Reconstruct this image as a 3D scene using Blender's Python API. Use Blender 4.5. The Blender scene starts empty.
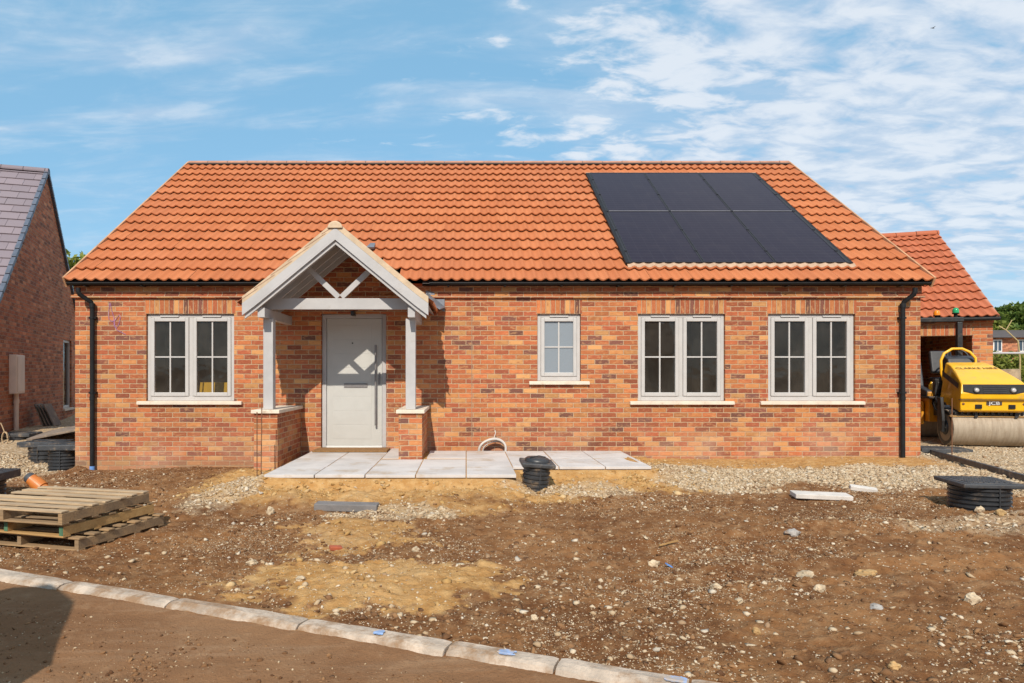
import bpy, math, random
import numpy as np
from mathutils import Vector, Matrix

R = math.radians
rng = np.random.default_rng(11)
random.seed(5)
sc = bpy.context.scene
COL = sc.collection
HC = 1.55            # camera height above the datum; the scene is authored relative to the eye and lifted at the end
F = 683.0
CX, CY = 466.0, 374.0

def at(px, py, Y):
    return Vector(((px - CX) / F * Y, Y, (CY - py) / F * Y))

# ------------------------------------------------------------------ mesh builder
class MB:
    def __init__(self):
        self.v = []; self.f = []; self.uv = []; self.mi = []; self.sm = []
    def face(self, pts, uv=None, m=0, smooth=False):
        b = len(self.v)
        pts = [Vector(p) for p in pts]
        self.v += pts
        self.f.append(tuple(range(b, b + len(pts))))
        if uv is None:
            n = Vector((0, 0, 0))
            for i in range(len(pts)):
                a, c = pts[i], pts[(i + 1) % len(pts)]
                n += Vector(((a.y - c.y) * (a.z + c.z), (a.z - c.z) * (a.x + c.x), (a.x - c.x) * (a.y + c.y)))
            ax, ay, az = abs(n.x), abs(n.y), abs(n.z)
            if az > ax and az > ay: uv = [(p.x, p.y) for p in pts]
            elif ay >= ax: uv = [(p.x, p.z) for p in pts]
            else: uv = [(p.y + 0.07, p.z) for p in pts]
        self.uv += list(uv); self.mi.append(m); self.sm.append(smooth)
    def box(self, x0, x1, y0, y1, z0, z1, M=None, m=0):
        c = [Vector((x, y, z)) for z in (z0, z1) for y in (y0, y1) for x in (x0, x1)]
        if M is not None: c = [M @ p for p in c]
        for q in ((0, 2, 3, 1), (4, 5, 7, 6), (0, 1, 5, 4), (2, 6, 7, 3), (0, 4, 6, 2), (1, 3, 7, 5)):
            self.face([c[i] for i in q], m=m)
        return self
    def beam(self, a, b, w, h, up=(0, 0, 1), m=0):
        """rectangular bar from a to b, w across, h along up"""
        a, b = Vector(a), Vector(b); d = (b - a); L = d.length; d.normalize()
        u = Vector(up); s = d.cross(u).normalized(); u = s.cross(d).normalized()
        M = Matrix((( s.x, d.x, u.x, a.x), (s.y, d.y, u.y, a.y), (s.z, d.z, u.z, a.z), (0, 0, 0, 1)))
        self.box(-w / 2, w / 2, 0, L, -h / 2, h / 2, M, m)
        return self
    def prism(self, poly, d, m=0):
        """closed polygon (list of 3D points, planar) extruded along vector d"""
        d = Vector(d); p = [Vector(q) for q in poly]; q = [a + d for a in p]; n = len(p)
        self.face(p[::-1], m=m); self.face(q, m=m)
        for i in range(n):
            j = (i + 1) % n
            self.face([p[i], p[j], q[j], q[i]], m=m)
        return self
    def tube(self, path, r, n=10, cap=True, m=0, radii=None, smooth=True):
        P = [Vector(p) for p in path]; rings = []
        up = Vector((0, 0, 1))
        prev = None
        for i, p in enumerate(P):
            if i == 0: d = P[1] - P[0]
            elif i == len(P) - 1: d = P[-1] - P[-2]
            else: d = (P[i + 1] - P[i]).normalized() + (P[i] - P[i - 1]).normalized()
            d.normalize()
            if prev is None:
                t = Vector((1, 0, 0)) if abs(d.x) < .8 else Vector((0, 1, 0))
                a = d.cross(t).normalized()
            else:
                a = (prev - d * prev.dot(d)).normalized()
            prev = a
            b = d.cross(a)
            rr = radii[i] if radii else r
            rings.append([p + a * (rr * math.cos(2 * math.pi * k / n)) + b * (rr * math.sin(2 * math.pi * k / n)) for k in range(n)])
        self.rings(rings, cap, m, smooth)
        return self
    def rings(self, rings, cap=True, m=0, smooth=True):
        n = len(rings[0]); b = len(self.v)
        for rg in rings: self.v += [Vector(p) for p in rg]
        for i in range(len(rings) - 1):
            for k in range(n):
                k2 = (k + 1) % n
                self.f.append((b + i * n + k, b + i * n + k2, b + (i + 1) * n + k2, b + (i + 1) * n + k))
                self.uv += [(k / n, i), ((k + 1) / n, i), ((k + 1) / n, i + 1), (k / n, i + 1)]
                self.mi.append(m); self.sm.append(smooth)
        if cap:
            self.face(rings[0][::-1], m=m); self.face(rings[-1], m=m)
        return self
    def lathe(self, c, axis, prof, n=32, m=0, smooth=True):
        """prof: list of (distance along axis, radius)"""
        c = Vector(c); d = Vector(axis).normalized()
        t = Vector((0, 0, 1)) if abs(d.z) < .8 else Vector((1, 0, 0))
        a = d.cross(t).normalized(); b = d.cross(a)
        self.rings([[c + d * h + a * (r * math.cos(2 * math.pi * k / n)) + b * (r * math.sin(2 * math.pi * k / n)) for k in range(n)] for h, r in prof], True, m, smooth)
        return self
    def build(self, name, mats, parent=None, bevel=0, world=False, seg=2, shadow=True):
        me = bpy.data.meshes.new(name)
        off = Vector((0, 0, 0))
        if world and parent is not None:
            p = parent
            while p is not None:
                off += p.location; p = p.parent
        me.from_pydata([tuple(p - off) for p in self.v], [], self.f)
        uvl = me.uv_layers.new(name="UVMap")
        uvl.data.foreach_set("uv", np.array(self.uv, dtype=np.float32).ravel())
        if not isinstance(mats, (list, tuple)): mats = [mats]
        for mm in mats: me.materials.append(mm)
        me.polygons.foreach_set("material_index", self.mi)
        me.polygons.foreach_set("use_smooth", self.sm)
        me.update()
        o = bpy.data.objects.new(name, me); COL.objects.link(o)
        if parent is not None: o.parent = parent
        if bevel:
            import bmesh
            bm = bmesh.new(); bm.from_mesh(me); bmesh.ops.remove_doubles(bm, verts=bm.verts, dist=1e-4); bm.to_mesh(me); bm.free()
            md = o.modifiers.new("bevel", 'BEVEL'); md.width = bevel; md.segments = seg; md.limit_method = 'ANGLE'; md.angle_limit = R(40)
        return o

def tag(o, label=None, cat=None, group=None, kind=None):
    if label: o['label'] = label
    if cat: o['category'] = cat
    if group: o['group'] = group
    if kind: o['kind'] = kind
    return o
def empty(name, loc, rz, label, cat, group=None):
    o = bpy.data.objects.new(name, None); COL.objects.link(o)
    o.location = loc; o.rotation_euler = (0, 0, rz); o.empty_display_size = .2
    return tag(o, label, cat, group)
def text(name, body, size, mat, parent, M, ext=.001):
    cu = bpy.data.curves.new(name, 'FONT'); cu.body = body; cu.size = size; cu.extrude = ext
    cu.align_x = 'CENTER'; cu.align_y = 'CENTER'
    cu.materials.append(mat)
    tmp = bpy.data.objects.new(name + '_curve', cu)
    me = bpy.data.meshes.new_from_object(tmp); bpy.data.objects.remove(tmp); bpy.data.curves.remove(cu)
    o = bpy.data.objects.new(name, me); COL.objects.link(o); o.parent = parent
    o.matrix_local = M
    return o

# ------------------------------------------------------------------ materials
class NT:
    def __init__(self, name):
        self.mat = bpy.data.materials.new(name); self.mat.use_nodes = True
        self.t = self.mat.node_tree; self.t.nodes.clear()
        self.out = self.n('ShaderNodeOutputMaterial')
    def n(self, ty, **kw):
        nd = self.t.nodes.new(ty)
        for k, v in kw.items(): setattr(nd, k, v)
        return nd
    def l(self, a, b): self.t.links.new(a, b)
    def put(self, sock, v):
        if isinstance(v, bpy.types.NodeSocket): self.l(v, sock)
        elif isinstance(v, (tuple, list)) and len(v) == 3 and sock.type == 'RGBA': sock.default_value = (*v, 1)
        else: sock.default_value = v
    def math(self, op, a, b=0.0, c=0.0, clamp=False):
        nd = self.n('ShaderNodeMath', operation=op, use_clamp=clamp)
        self.put(nd.inputs[0], a); self.put(nd.inputs[1], b); self.put(nd.inputs[2], c)
        return nd.outputs[0]
    def mix(self, f, a, b, mode='MIX'):
        nd = self.n('ShaderNodeMix', data_type='RGBA', blend_type=mode, clamp_factor=True)
        self.put(nd.inputs[0], f); self.put(nd.inputs[6], a); self.put(nd.inputs[7], b)
        return nd.outputs[2]
    def noise(self, vec, scale, detail=4, rough=.55, dist=0, dim='3D'):
        nd = self.n('ShaderNodeTexNoise', noise_dimensions=dim)
        if vec is not None: self.l(vec, nd.inputs['Vector'])
        nd.inputs['Scale'].default_value = scale; nd.inputs['Detail'].default_value = detail
        nd.inputs['Roughness'].default_value = rough; nd.inputs['Distortion'].default_value = dist
        return nd.outputs[0]
    def ramp(self, f, stops, interp='LINEAR'):
        nd = self.n('ShaderNodeValToRGB'); cr = nd.color_ramp; cr.interpolation = interp
        while len(cr.elements) < len(stops): cr.elements.new(.5)
        for e, (p, c) in zip(cr.elements, stops):
            e.position = p; e.color = (*c, 1) if len(c) == 3 else c
        self.put(nd.inputs[0], f); return nd.outputs[0]
    def maprange(self, v, a, b, c=0., d=1., smooth=True):
        nd = self.n('ShaderNodeMapRange'); nd.interpolation_type = 'SMOOTHSTEP' if smooth else 'LINEAR'
        self.put(nd.inputs[0], v)
        for i, q in enumerate((a, b, c, d)): nd.inputs[i + 1].default_value = q
        return nd.outputs[0]
    def bump(self, h, dist=.01, strength=1, normal=None):
        nd = self.n('ShaderNodeBump'); nd.inputs['Distance'].default_value = dist; nd.inputs['Strength'].default_value = strength
        self.l(h, nd.inputs['Height'])
        if normal is not None: self.l(normal, nd.inputs['Normal'])
        return nd.outputs[0]
    def pr(self, color, rough=.6, normal=None, metal=0., spec=.5, coat=0.):
        p = self.n('ShaderNodeBsdfPrincipled')
        self.put(p.inputs['Base Color'], color); self.put(p.inputs['Roughness'], rough); self.put(p.inputs['Metallic'], metal)
        p.inputs['Specular IOR Level'].default_value = spec; p.inputs['Coat Weight'].default_value = coat
        if normal is not None: self.l(normal, p.inputs['Normal'])
        self.l(p.outputs[0], self.out.inputs[0]); return p
    def obj(self):
        # every object gets its own patch of the pattern
        a = self.n('ShaderNodeVectorMath', operation='ADD'); self.l(self.n('ShaderNodeTexCoord').outputs['Object'], a.inputs[0])
        self.l(self.math('MULTIPLY', self.n('ShaderNodeObjectInfo').outputs['Random'], 37.0), a.inputs[1])
        return a.outputs[0]
    def uv(self):
        return self.n('ShaderNodeTexCoord').outputs['UV']
    def attr(self, name):
        nd = self.n('ShaderNodeAttribute', attribute_name=name); return nd

def plain(name, col, rough=.6, var=.15, scale=6., bump=0., bscale=60., metal=0., spec=.5, dirt=None, dirt_amt=.0, coat=0.):
    t = NT(name); v = t.obj()
    n1 = t.noise(v, scale, 6, .6)
    c = t.mix(t.maprange(n1, .3, .7), tuple(x * (1 - var) for x in col), tuple(min(1, x * (1 + var)) for x in col))
    if dirt:
        n2 = t.noise(v, scale * .7, 8, .68)
        c = t.mix(t.maprange(n2, .62 - .25 * dirt_amt, .78 - .2 * dirt_amt), c, dirt)
    nm = None
    if bump: nm = t.bump(t.noise(v, bscale, 5, .6), bump)
    rr = t.maprange(t.noise(v, scale * 2, 4), .3, .7, max(0, rough - .08), min(1, rough + .08))
    t.pr(c, rr, nm, metal, spec, coat)
    return t.mat

def brick_mat(name, stops, mortar, stagger=.5, bloom=0.25, grime=.0):
    t = NT(name); uv = t.uv(); ob = t.obj()
    sx = t.n('ShaderNodeSeparateXYZ')
    wob = t.n('ShaderNodeVectorMath', operation='SCALE'); 
    nz = t.n('ShaderNodeTexNoise'); nz.inputs['Scale'].default_value = 22; nz.inputs['Detail'].default_value = 3
    t.l(uv, nz.inputs['Vector'])
    sub = t.n('ShaderNodeVectorMath', operation='SUBTRACT'); t.l(nz.outputs['Color'], sub.inputs[0]); sub.inputs[1].default_value = (.5, .5, .5)
    t.l(sub.outputs[0], wob.inputs[0]); wob.inputs['Scale'].default_value = .009
    add = t.n('ShaderNodeVectorMath', operation='ADD'); t.l(uv, add.inputs[0]); t.l(wob.outputs[0], add.inputs[1])
    t.l(add.outputs[0], sx.inputs[0])
    v = t.math('DIVIDE', sx.outputs[1], .0777); row = t.math('FLOOR', v); fv = t.math('FRACT', v)
    sh = t.math('MULTIPLY', t.math('FLOORED_MODULO', row, 2.0), stagger)
    u = t.math('ADD', t.math('DIVIDE', sx.outputs[0], .2305), sh); col = t.math('FLOOR', u); fu = t.math('FRACT', u)
    du = t.math('MULTIPLY', t.math('MINIMUM', fu, t.math('SUBTRACT', 1.0, fu)), .2305)
    dv = t.math('MULTIPLY', t.math('MINIMUM', fv, t.math('SUBTRACT', 1.0, fv)), .0777)
    d = t.math('MINIMUM', du, dv)
    mask = t.maprange(d, .0038, .0072)
    cb = t.n('ShaderNodeCombineXYZ'); t.l(col, cb.inputs[0]); t.l(row, cb.inputs[1])
    wn = t.n('ShaderNodeTexWhiteNoise', noise_dimensions='2D'); t.l(cb.outputs[0], wn.inputs['Vector'])
    base = t.ramp(wn.outputs['Value'], stops, 'LINEAR')
    sc2 = t.n('ShaderNodeSeparateColor'); t.l(wn.outputs['Color'], sc2.inputs[0])
    drift = t.maprange(t.noise(ob, .55, 4, .6, .4), .3, .7, -.14, .14)
    bright = t.math('ADD', t.maprange(sc2.outputs[1], 0, 1, .70, 1.14, False), drift)
    base = t.mix(1.0, base, bright, 'MULTIPLY')
    # blotches within each brick
    off = t.n('ShaderNodeVectorMath', operation='ADD'); t.l(uv, off.inputs[0]); t.l(wn.outputs['Color'], off.inputs[1])
    st = t.n('ShaderNodeMapping'); st.inputs['Scale'].default_value = (1, 2.2, 1); t.l(off.outputs[0], st.inputs[0])
    n1 = t.noise(st.outputs[0], 13, 6, .65)
    base = t.mix(t.maprange(n1, .50, .70, 0, .6), base, (.58, .30, .13))
    base = t.mix(t.maprange(n1, .48, .28, 0, .65), base, (.24, .055, .027))
    n2 = t.noise(uv, 150, 3, .6)
    base = t.mix(t.maprange(n2, .35, .75, 0, .25), base, (.6, .34, .18))
    m = t.mix(t.noise(uv, 30, 4), tuple(x * .75 for x in mortar), tuple(min(1, x * 1.2) for x in mortar))
    c = t.mix(mask, m, base)
    if bloom:
        nb = t.noise(ob, .9, 8, .7, .6)
        low = t.maprange(sx.outputs[1], -.55, -1.35, .0, 1.0)
        bl = t.math('ADD', t.maprange(nb, .56, .78, 0, bloom * .45), t.math('MULTIPLY', low, t.maprange(nb, .40, .66, 0, bloom * 1.3)), clamp=True)
        c = t.mix(bl, c, (.55, .40, .29))
        splash = t.math('MULTIPLY', t.maprange(t.math('ADD', sx.outputs[1], t.math('MULTIPLY', nb, .5)), -1.02, -1.3), .55)
        c = t.mix(splash, c, (.36, .22, .12))
    hgt = t.math('ADD', t.math('MULTIPLY', mask, 1.0), t.math('ADD', t.math('MULTIPLY', n2, .3), t.math('MULTIPLY', n1, .3)))
    tilt = t.math('MULTIPLY', sc2.outputs[2], .5)
    hgt = t.math('ADD', hgt, t.math('MULTIPLY', tilt, mask))
    t.pr(c, .86, t.bump(hgt, .006, 1), spec=.25)
    return t.mat

ORANGE = [(0, (.11, .042, .040)), (.055, (.17, .055, .043)), (.09, (.25, .056, .030)), (.28, (.34, .076, .033)), (.50, (.42, .112, .041)), (.74, (.47, .150, .050)), (.88, (.51, .215, .072)), (.96, (.54, .27, .10)), (1, (.40, .10, .037))]
M = {}
M['brick'] = brick_mat('orange_brick', ORANGE, (.52, .36, .225))
M['soldier'] = brick_mat('soldier_brick', ORANGE, (.52, .36, .225), stagger=0., bloom=.1)
DARK = [(0, (.17, .06, .045)), (.2, (.31, .085, .045)), (.5, (.42, .125, .058)), (.8, (.48, .16, .078)), (1, (.56, .24, .13))]
M['dark_brick'] = brick_mat('dark_brick', DARK, (.40, .28, .21), bloom=.12)

def tile_mat(name, c0, c1, c2, grime=.18, rough=.7):
    t = NT(name); uv = t.uv(); ob = t.obj()
    fl = t.n('ShaderNodeVectorMath', operation='FLOOR'); t.l(uv, fl.inputs[0])
    wn = t.n('ShaderNodeTexWhiteNoise', noise_dimensions='2D'); t.l(fl.outputs[0], wn.inputs['Vector'])
    base = t.ramp(wn.outputs['Value'], [(0, c0), (.5, c1), (1, c2)])
    n1 = t.noise(ob, 2.2, 7, .65)
    base = t.mix(t.maprange(n1, .45, .75, 0, grime), base, tuple(x * .72 for x in c1))
    n2 = t.noise(ob, 60, 4, .65)
    base = t.mix(t.maprange(n2, .5, .8, 0, .3), base, tuple(min(1, x * 1.35) for x in c2))
    n3 = t.noise(ob, .5, 5, .6, .5); base = t.mix(t.maprange(n3, .42, .68, 0, .16), base, tuple(x * .8 + .05 for x in c1))
    n4 = t.noise(ob, 1.7, 7, .7, 1.0); base = t.mix(t.maprange(n4, .66, .76, 0, .4), base, (.56, .36, .24))
    t.pr(base, rough, t.bump(n2, .003), spec=.3)
    return t.mat
M['pantile'] = tile_mat('clay_pantile', (.42, .130, .046), (.455, .143, .051), (.49, .165, .062))
M['garage_tile'] = tile_mat('red_pantile', (.40, .112, .048), (.43, .122, .052), (.46, .135, .06))
M['slate'] = tile_mat('grey_tile', (.20, .165, .185), (.22, .18, .20), (.24, .195, .215), .1)
M['ridge'] = plain('ridge_clay', (.42, .20, .125), .75, .2, 3, .003)
M['verge'] = plain('verge_clay', (.46, .25, .13), .85, .2, 6, .003, 40)
M['cream'] = plain('verge_mortar', (.54, .41, .28), .9, .15, 5, .004, 40)
M['grey_paint'] = plain('grey_paint', (.42, .405, .40), .55, .07, 3, .0015, 45, dirt=(.33, .29, .25), dirt_amt=.12)
M['door_paint'] = plain('door_paint', (.47, .46, .43), .42, .03, 3)
M['frame'] = plain('window_frame', (.48, .455, .435), .4, .04, 3)
M['stone'] = plain('cast_stone', (.66, .56, .45), .85, .1, 7, .002, 90, dirt=(.42, .32, .22), dirt_amt=.3)
M['black_plastic'] = plain('black_plastic', (.012, .012, .013), .55, .2, 5, spec=.25)
M['riser'] = plain('riser_plastic', (.03, .031, .034), .42, .25, 5, dirt=(.19, .13, .08), dirt_amt=.35)
M['cover'] = plain('cover_plastic', (.045, .046, .05), .55, .25, 9, .003, 130, dirt=(.26, .19, .13), dirt_amt=.45)
M['lead'] = plain('lead_sheet', (.19, .20, .23), .5, .2, 4, metal=.2)
M['steel'] = plain('brushed_steel', (.22, .205, .20), .4, .1, 20, metal=.3)
M['rust'] = plain('rusty_steel', (.17, .075, .035), .85, .3, 20)
M['slab'] = plain('concrete_slab', (.54, .50, .475), .85, .1, 2.5, .0015, 120, dirt=(.42, .32, .23), dirt_amt=.36)
M['kerb'] = plain('kerb_concrete', (.46, .37, .29), .95, .25, 6, .010, 45, dirt=(.28, .17, .095), dirt_amt=.7)
M['block'] = plain('grey_block', (.17, .155, .15), .9, .15, 8, .004, 70, dirt=(.3, .2, .11), dirt_amt=.25)
M['mat'] = plain('coir_mat', (.27, .14, .05), .98, .25, 40, .01, 180, dirt=(.36, .22, .1), dirt_amt=.4)
def wood_mat(name, a, b, dark):
    t = NT(name); ob = t.obj(); m1 = t.n('ShaderNodeMapping'); m1.inputs['Scale'].default_value = (1.5, 26, 26); t.l(ob, m1.inputs[0])
    m2 = t.n('ShaderNodeMapping'); m2.inputs['Scale'].default_value = (.5, 7.5, 9); t.l(ob, m2.inputs[0])
    g1 = t.noise(m1.outputs[0], 3, 5, .65, .4); g2 = t.noise(m2.outputs[0], 1, 2, .5)
    c = t.mix(t.maprange(g2, .32, .68), a, b); c = t.mix(t.maprange(g1, .45, .72, 0, .65), c, dark)
    c = t.mix(t.maprange(t.noise(ob, 7, 7, .7), .55, .75, 0, .5), c, tuple(x * .6 for x in a))
    t.pr(c, .88, t.bump(g1, .003), spec=.2); return t.mat
M['wood'] = wood_mat('pallet_wood', (.25, .17, .10), (.36, .23, .12), (.13, .085, .05))
M['wood_pale'] = wood_mat('weathered_wood', (.40, .29, .185), (.54, .385, .23), (.22, .15, .095))
M['wood_new'] = wood_mat('fresh_timber', (.38, .22, .085), (.47, .29, .12), (.27, .15, .06))
M['green_paint'] = plain('green_paint', (.07, .16, .09), .7, .2, 8)
M['orange_pipe'] = plain('orange_pipe', (.50, .15, .025), .45, .1, 5, dirt=(.3, .17, .09), dirt_amt=.3)
M['white_pipe'] = plain('white_hose', (.50, .46, .42), .5, .1, 8)
M['blue'] = plain('blue_mark', (.12, .26, .55), .8, .1, 8)
M['spray'] = plain('blue_spray', (.24, .34, .54), .9, .2, 18, dirt=(.38, .31, .26), dirt_amt=.7)
M['yellow'] = plain('yellow_paint', (.80, .42, .008), .38, .06, 4, coat=.25, dirt=(.55, .33, .07), dirt_amt=.25)
M['amber_paint'] = plain('amber_paint', (.66, .27, .008), .4, .1, 4, coat=.2, dirt=(.36, .20, .06), dirt_amt=.4)
def drum_mat():
    t = NT('drum_steel'); ob = t.obj(); m1 = t.n('ShaderNodeMapping'); m1.inputs['Scale'].default_value = (9, 1.2, 1.2); t.l(ob, m1.inputs[0])
    g = t.noise(m1.outputs[0], 2.2, 7, .68, .3); n = t.noise(ob, 9, 7, .7)
    c = t.mix(t.maprange(g, .35, .65), (.29, .225, .16), (.40, .325, .24)); c = t.mix(t.maprange(n, .5, .72, 0, .5), c, (.25, .175, .105))
    t.pr(c, .65, t.bump(n, .003), metal=.1); return t.mat
M['drum'] = drum_mat()
M['black_metal'] = plain('black_metal', (.02, .019, .019), .45, .3, 6, dirt=(.16, .11, .07), dirt_amt=.2)
M['vinyl'] = plain('black_vinyl', (.032, .032, .036), .45, .2, 6)
M['white'] = plain('white_plastic', (.72, .70, .67), .4, .05, 5)
M['meter'] = plain('meter_box', (.74, .60, .50), .6, .06, 4)
M['plaster'] = plain('plaster', (.50, .43, .36), .9, .08, 2)
M['screed'] = plain('screed', (.28, .25, .22), .9, .15, 3)
M['chalk'] = plain('purple_marker', (.34, .16, .28), .9, .2, 8)
M['brown_board'] = plain('brown_board', (.20, .155, .125), .85, .2, 7, .003, 40, dirt=(.36, .27, .18), dirt_amt=.5)
M['orange_lens'] = plain('amber_lens', (.75, .22, .01), .2, .05, 5)
M['green_lens'] = plain('green_lens', (.02, .30, .12), .2, .05, 5)
M['lamp'] = plain('lamp_glass', (.45, .42, .40), .15, .05, 5)
M['decal'] = plain('dark_decal', (.05, .035, .03), .5, .1, 5)
M['gold_ink'] = plain('brown_ink', (.09, .045, .006), .5, .1, 5)
M['yellow_board'] = plain('yellow_board', (.55, .33, .03), .8, .1, 5)
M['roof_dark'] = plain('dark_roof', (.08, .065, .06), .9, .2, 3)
M['panel_frame'] = plain('black_frame', (.014, .013, .016), .55, .1, 5)

def glass_mat(name, tint=(.84, .83, .80)):
    t = NT(name)
    tr = t.n('ShaderNodeBsdfTransparent'); tr.inputs[0].default_value = (*tint, 1)
    gl = t.n('ShaderNodeBsdfGlossy'); gl.inputs['Roughness'].default_value = .015
    fr = t.n('ShaderNodeFresnel'); fr.inputs[0].default_value = 1.45
    nm = t.bump(t.noise(t.obj(), 1.7, 3), .012, .5); t.l(nm, gl.inputs['Normal'])
    mx = t.n('ShaderNodeMixShader'); t.l(fr.outputs[0], mx.inputs[0]); t.l(tr.outputs[0], mx.inputs[1]); t.l(gl.outputs[0], mx.inputs[2])
    # building dust on the pane
    df = t.n('ShaderNodeBsdfDiffuse'); df.inputs[0].default_value = (.52, .45, .37, 1)
    du = t.maprange(t.noise(t.obj(), 3.0, 7, .7, .5), .3, .75, .02, .07)
    m2 = t.n('ShaderNodeMixShader'); t.l(du, m2.inputs[0]); t.l(mx.outputs[0], m2.inputs[1]); t.l(df.outputs[0], m2.inputs[2])
    t.l(m2.outputs[0], t.out.inputs[0]); return t.mat
M['glass'] = glass_mat('window_glass')
def frost():
    t = NT('frosted_glass'); n = t.noise(t.obj(), 70, 3)
    t.pr((.22, .25, .28), .28, t.bump(n, .002), spec=.8); return t.mat
M['frost'] = frost()

def solar():
    t = NT('solar_cells'); uv = t.uv(); sx = t.n('ShaderNodeSeparateXYZ'); t.l(uv, sx.inputs[0])
    fu = t.math('FRACT', t.math('MULTIPLY', sx.outputs[0], 6)); fv = t.math('FRACT', t.math('MULTIPLY', sx.outputs[1], 20))
    eu = t.math('MINIMUM', fu, t.math('SUBTRACT', 1., fu)); ev = t.math('MINIMUM', fv, t.math('SUBTRACT', 1., fv))
    line = t.math('MAXIMUM', t.math('LESS_THAN', eu, .012), t.math('LESS_THAN', ev, .05))
    n = t.noise(t.obj(), 1.2, 5, .6)
    base = t.mix(n, (.012, .008, .018), (.017, .012, .023))
    base = t.mix(t.math('MULTIPLY', line, .55), base, (.045, .042, .055))
    dust = t.maprange(t.noise(t.obj(), 3.5, 8, .7), .45, .8, 0, .03)
    base = t.mix(dust, base, (.3, .25, .22))
    t.pr(base, .28, spec=.11); return t.mat
M['solar'] = solar()

M['flash'] = plain('flashing', (.45, .30, .20), .7, .12, 6)

# ------------------------------------------------------------------ terrain maths
def vnoise(x, y, seed=0):
    xi = np.floor(x).astype(np.int64); yi = np.floor(y).astype(np.int64); fx = x - xi; fy = y - yi
    fx = fx * fx * fx * (fx * (fx * 6 - 15) + 10); fy = fy * fy * fy * (fy * (fy * 6 - 15) + 10)
    def h(a, b):
        n = (a * 374761393 + b * 668265263 + seed * 1442695041) & 0xffffffff
        n = ((n ^ (n >> 13)) * 1274126177) & 0xffffffff
        return ((n ^ (n >> 16)) & 0xffff) / 65535.0
    a, b, c, d = h(xi, yi), h(xi + 1, yi), h(xi, yi + 1), h(xi + 1, yi + 1)
    return a + (b - a) * fx + (c - a) * fy + (a - b - c + d) * fx * fy
def fbm(x, y, f, oct=4, seed=0, gain=.5):
    s = 0; a = 1; t = 0; ca, sa = .8, .6
    for o in range(oct):
        s = s + a * (vnoise(x * f, y * f, seed + o) - .5); t += a; a *= gain; f *= 2.03
        x, y = ca * x - sa * y, sa * x + ca * y
    return s / t * 2
def sstep(a, b, x):
    t = np.clip((x - a) / (b - a), 0, 1); return t * t * (3 - 2 * t)

K0 = np.array((-3.067, 4.571)); KD = np.array((.927, -.374)); KD = KD / np.hypot(*KD); KN = np.array((-KD[1], KD[0]))
KTOP = -1.36
CTRL = np.array([(-6.3, 10.9, -1.55), (-3.7, 10.9, -1.50), (-2.8, 9.3, -1.38), (2.6, 10.9, -1.37), (7.3, 10.9, -1.345), (-9, 14, -1.15), (-8.2, 12.2, -1.40), (-6.8, 11.2, -1.62), (-7, 8.5, -1.50),
                 (-3, 6, -1.44), (0, 6, -1.43), (3, 7, -1.40), (5, 7, -1.37), (7, 8, -1.31), (8.5, 11.5, -1.25), (11, 15, -1.22), (0, 4, -1.40), (4, 4.3, -1.42), (8, 5, -1.38),
                 (-5.5, 5.4, -1.43), (0, 20, -1.4), (12, 12, -1.25), (12, 22, -1.2), (-14, 20, -1.1), (30, 40, -.9), (-30, 40, -1.1), (-10, 6, -1.45), (2, 3.6, -1.40), (-1.5, 7.4, -1.43), (1, 7.6, -1.41)])
def rect_d(x, y, x0, x1, y0, y1):
    dx = np.maximum(np.maximum(x0 - x, x - x1), 0); dy = np.maximum(np.maximum(y0 - y, y - y1), 0)
    return np.hypot(dx, dy)
def kerb_sd(x, y): return (x - K0[0]) * KN[0] + (y - K0[1]) * KN[1]
def slabs_d(x, y):
    return np.minimum(rect_d(x, y, -2.42, .60, 8.13, 10.7), rect_d(x, y, .55, 2.40, 8.87, 10.7))
def base_ground(x, y):
    num = 0; den = 0
    for cx, cy, cz in CTRL:
        w = 1 / ((x - cx) ** 2 + (y - cy) ** 2 + .4) ** 1.7
        num = num + w * cz; den = den + w
    return num / den
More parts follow.
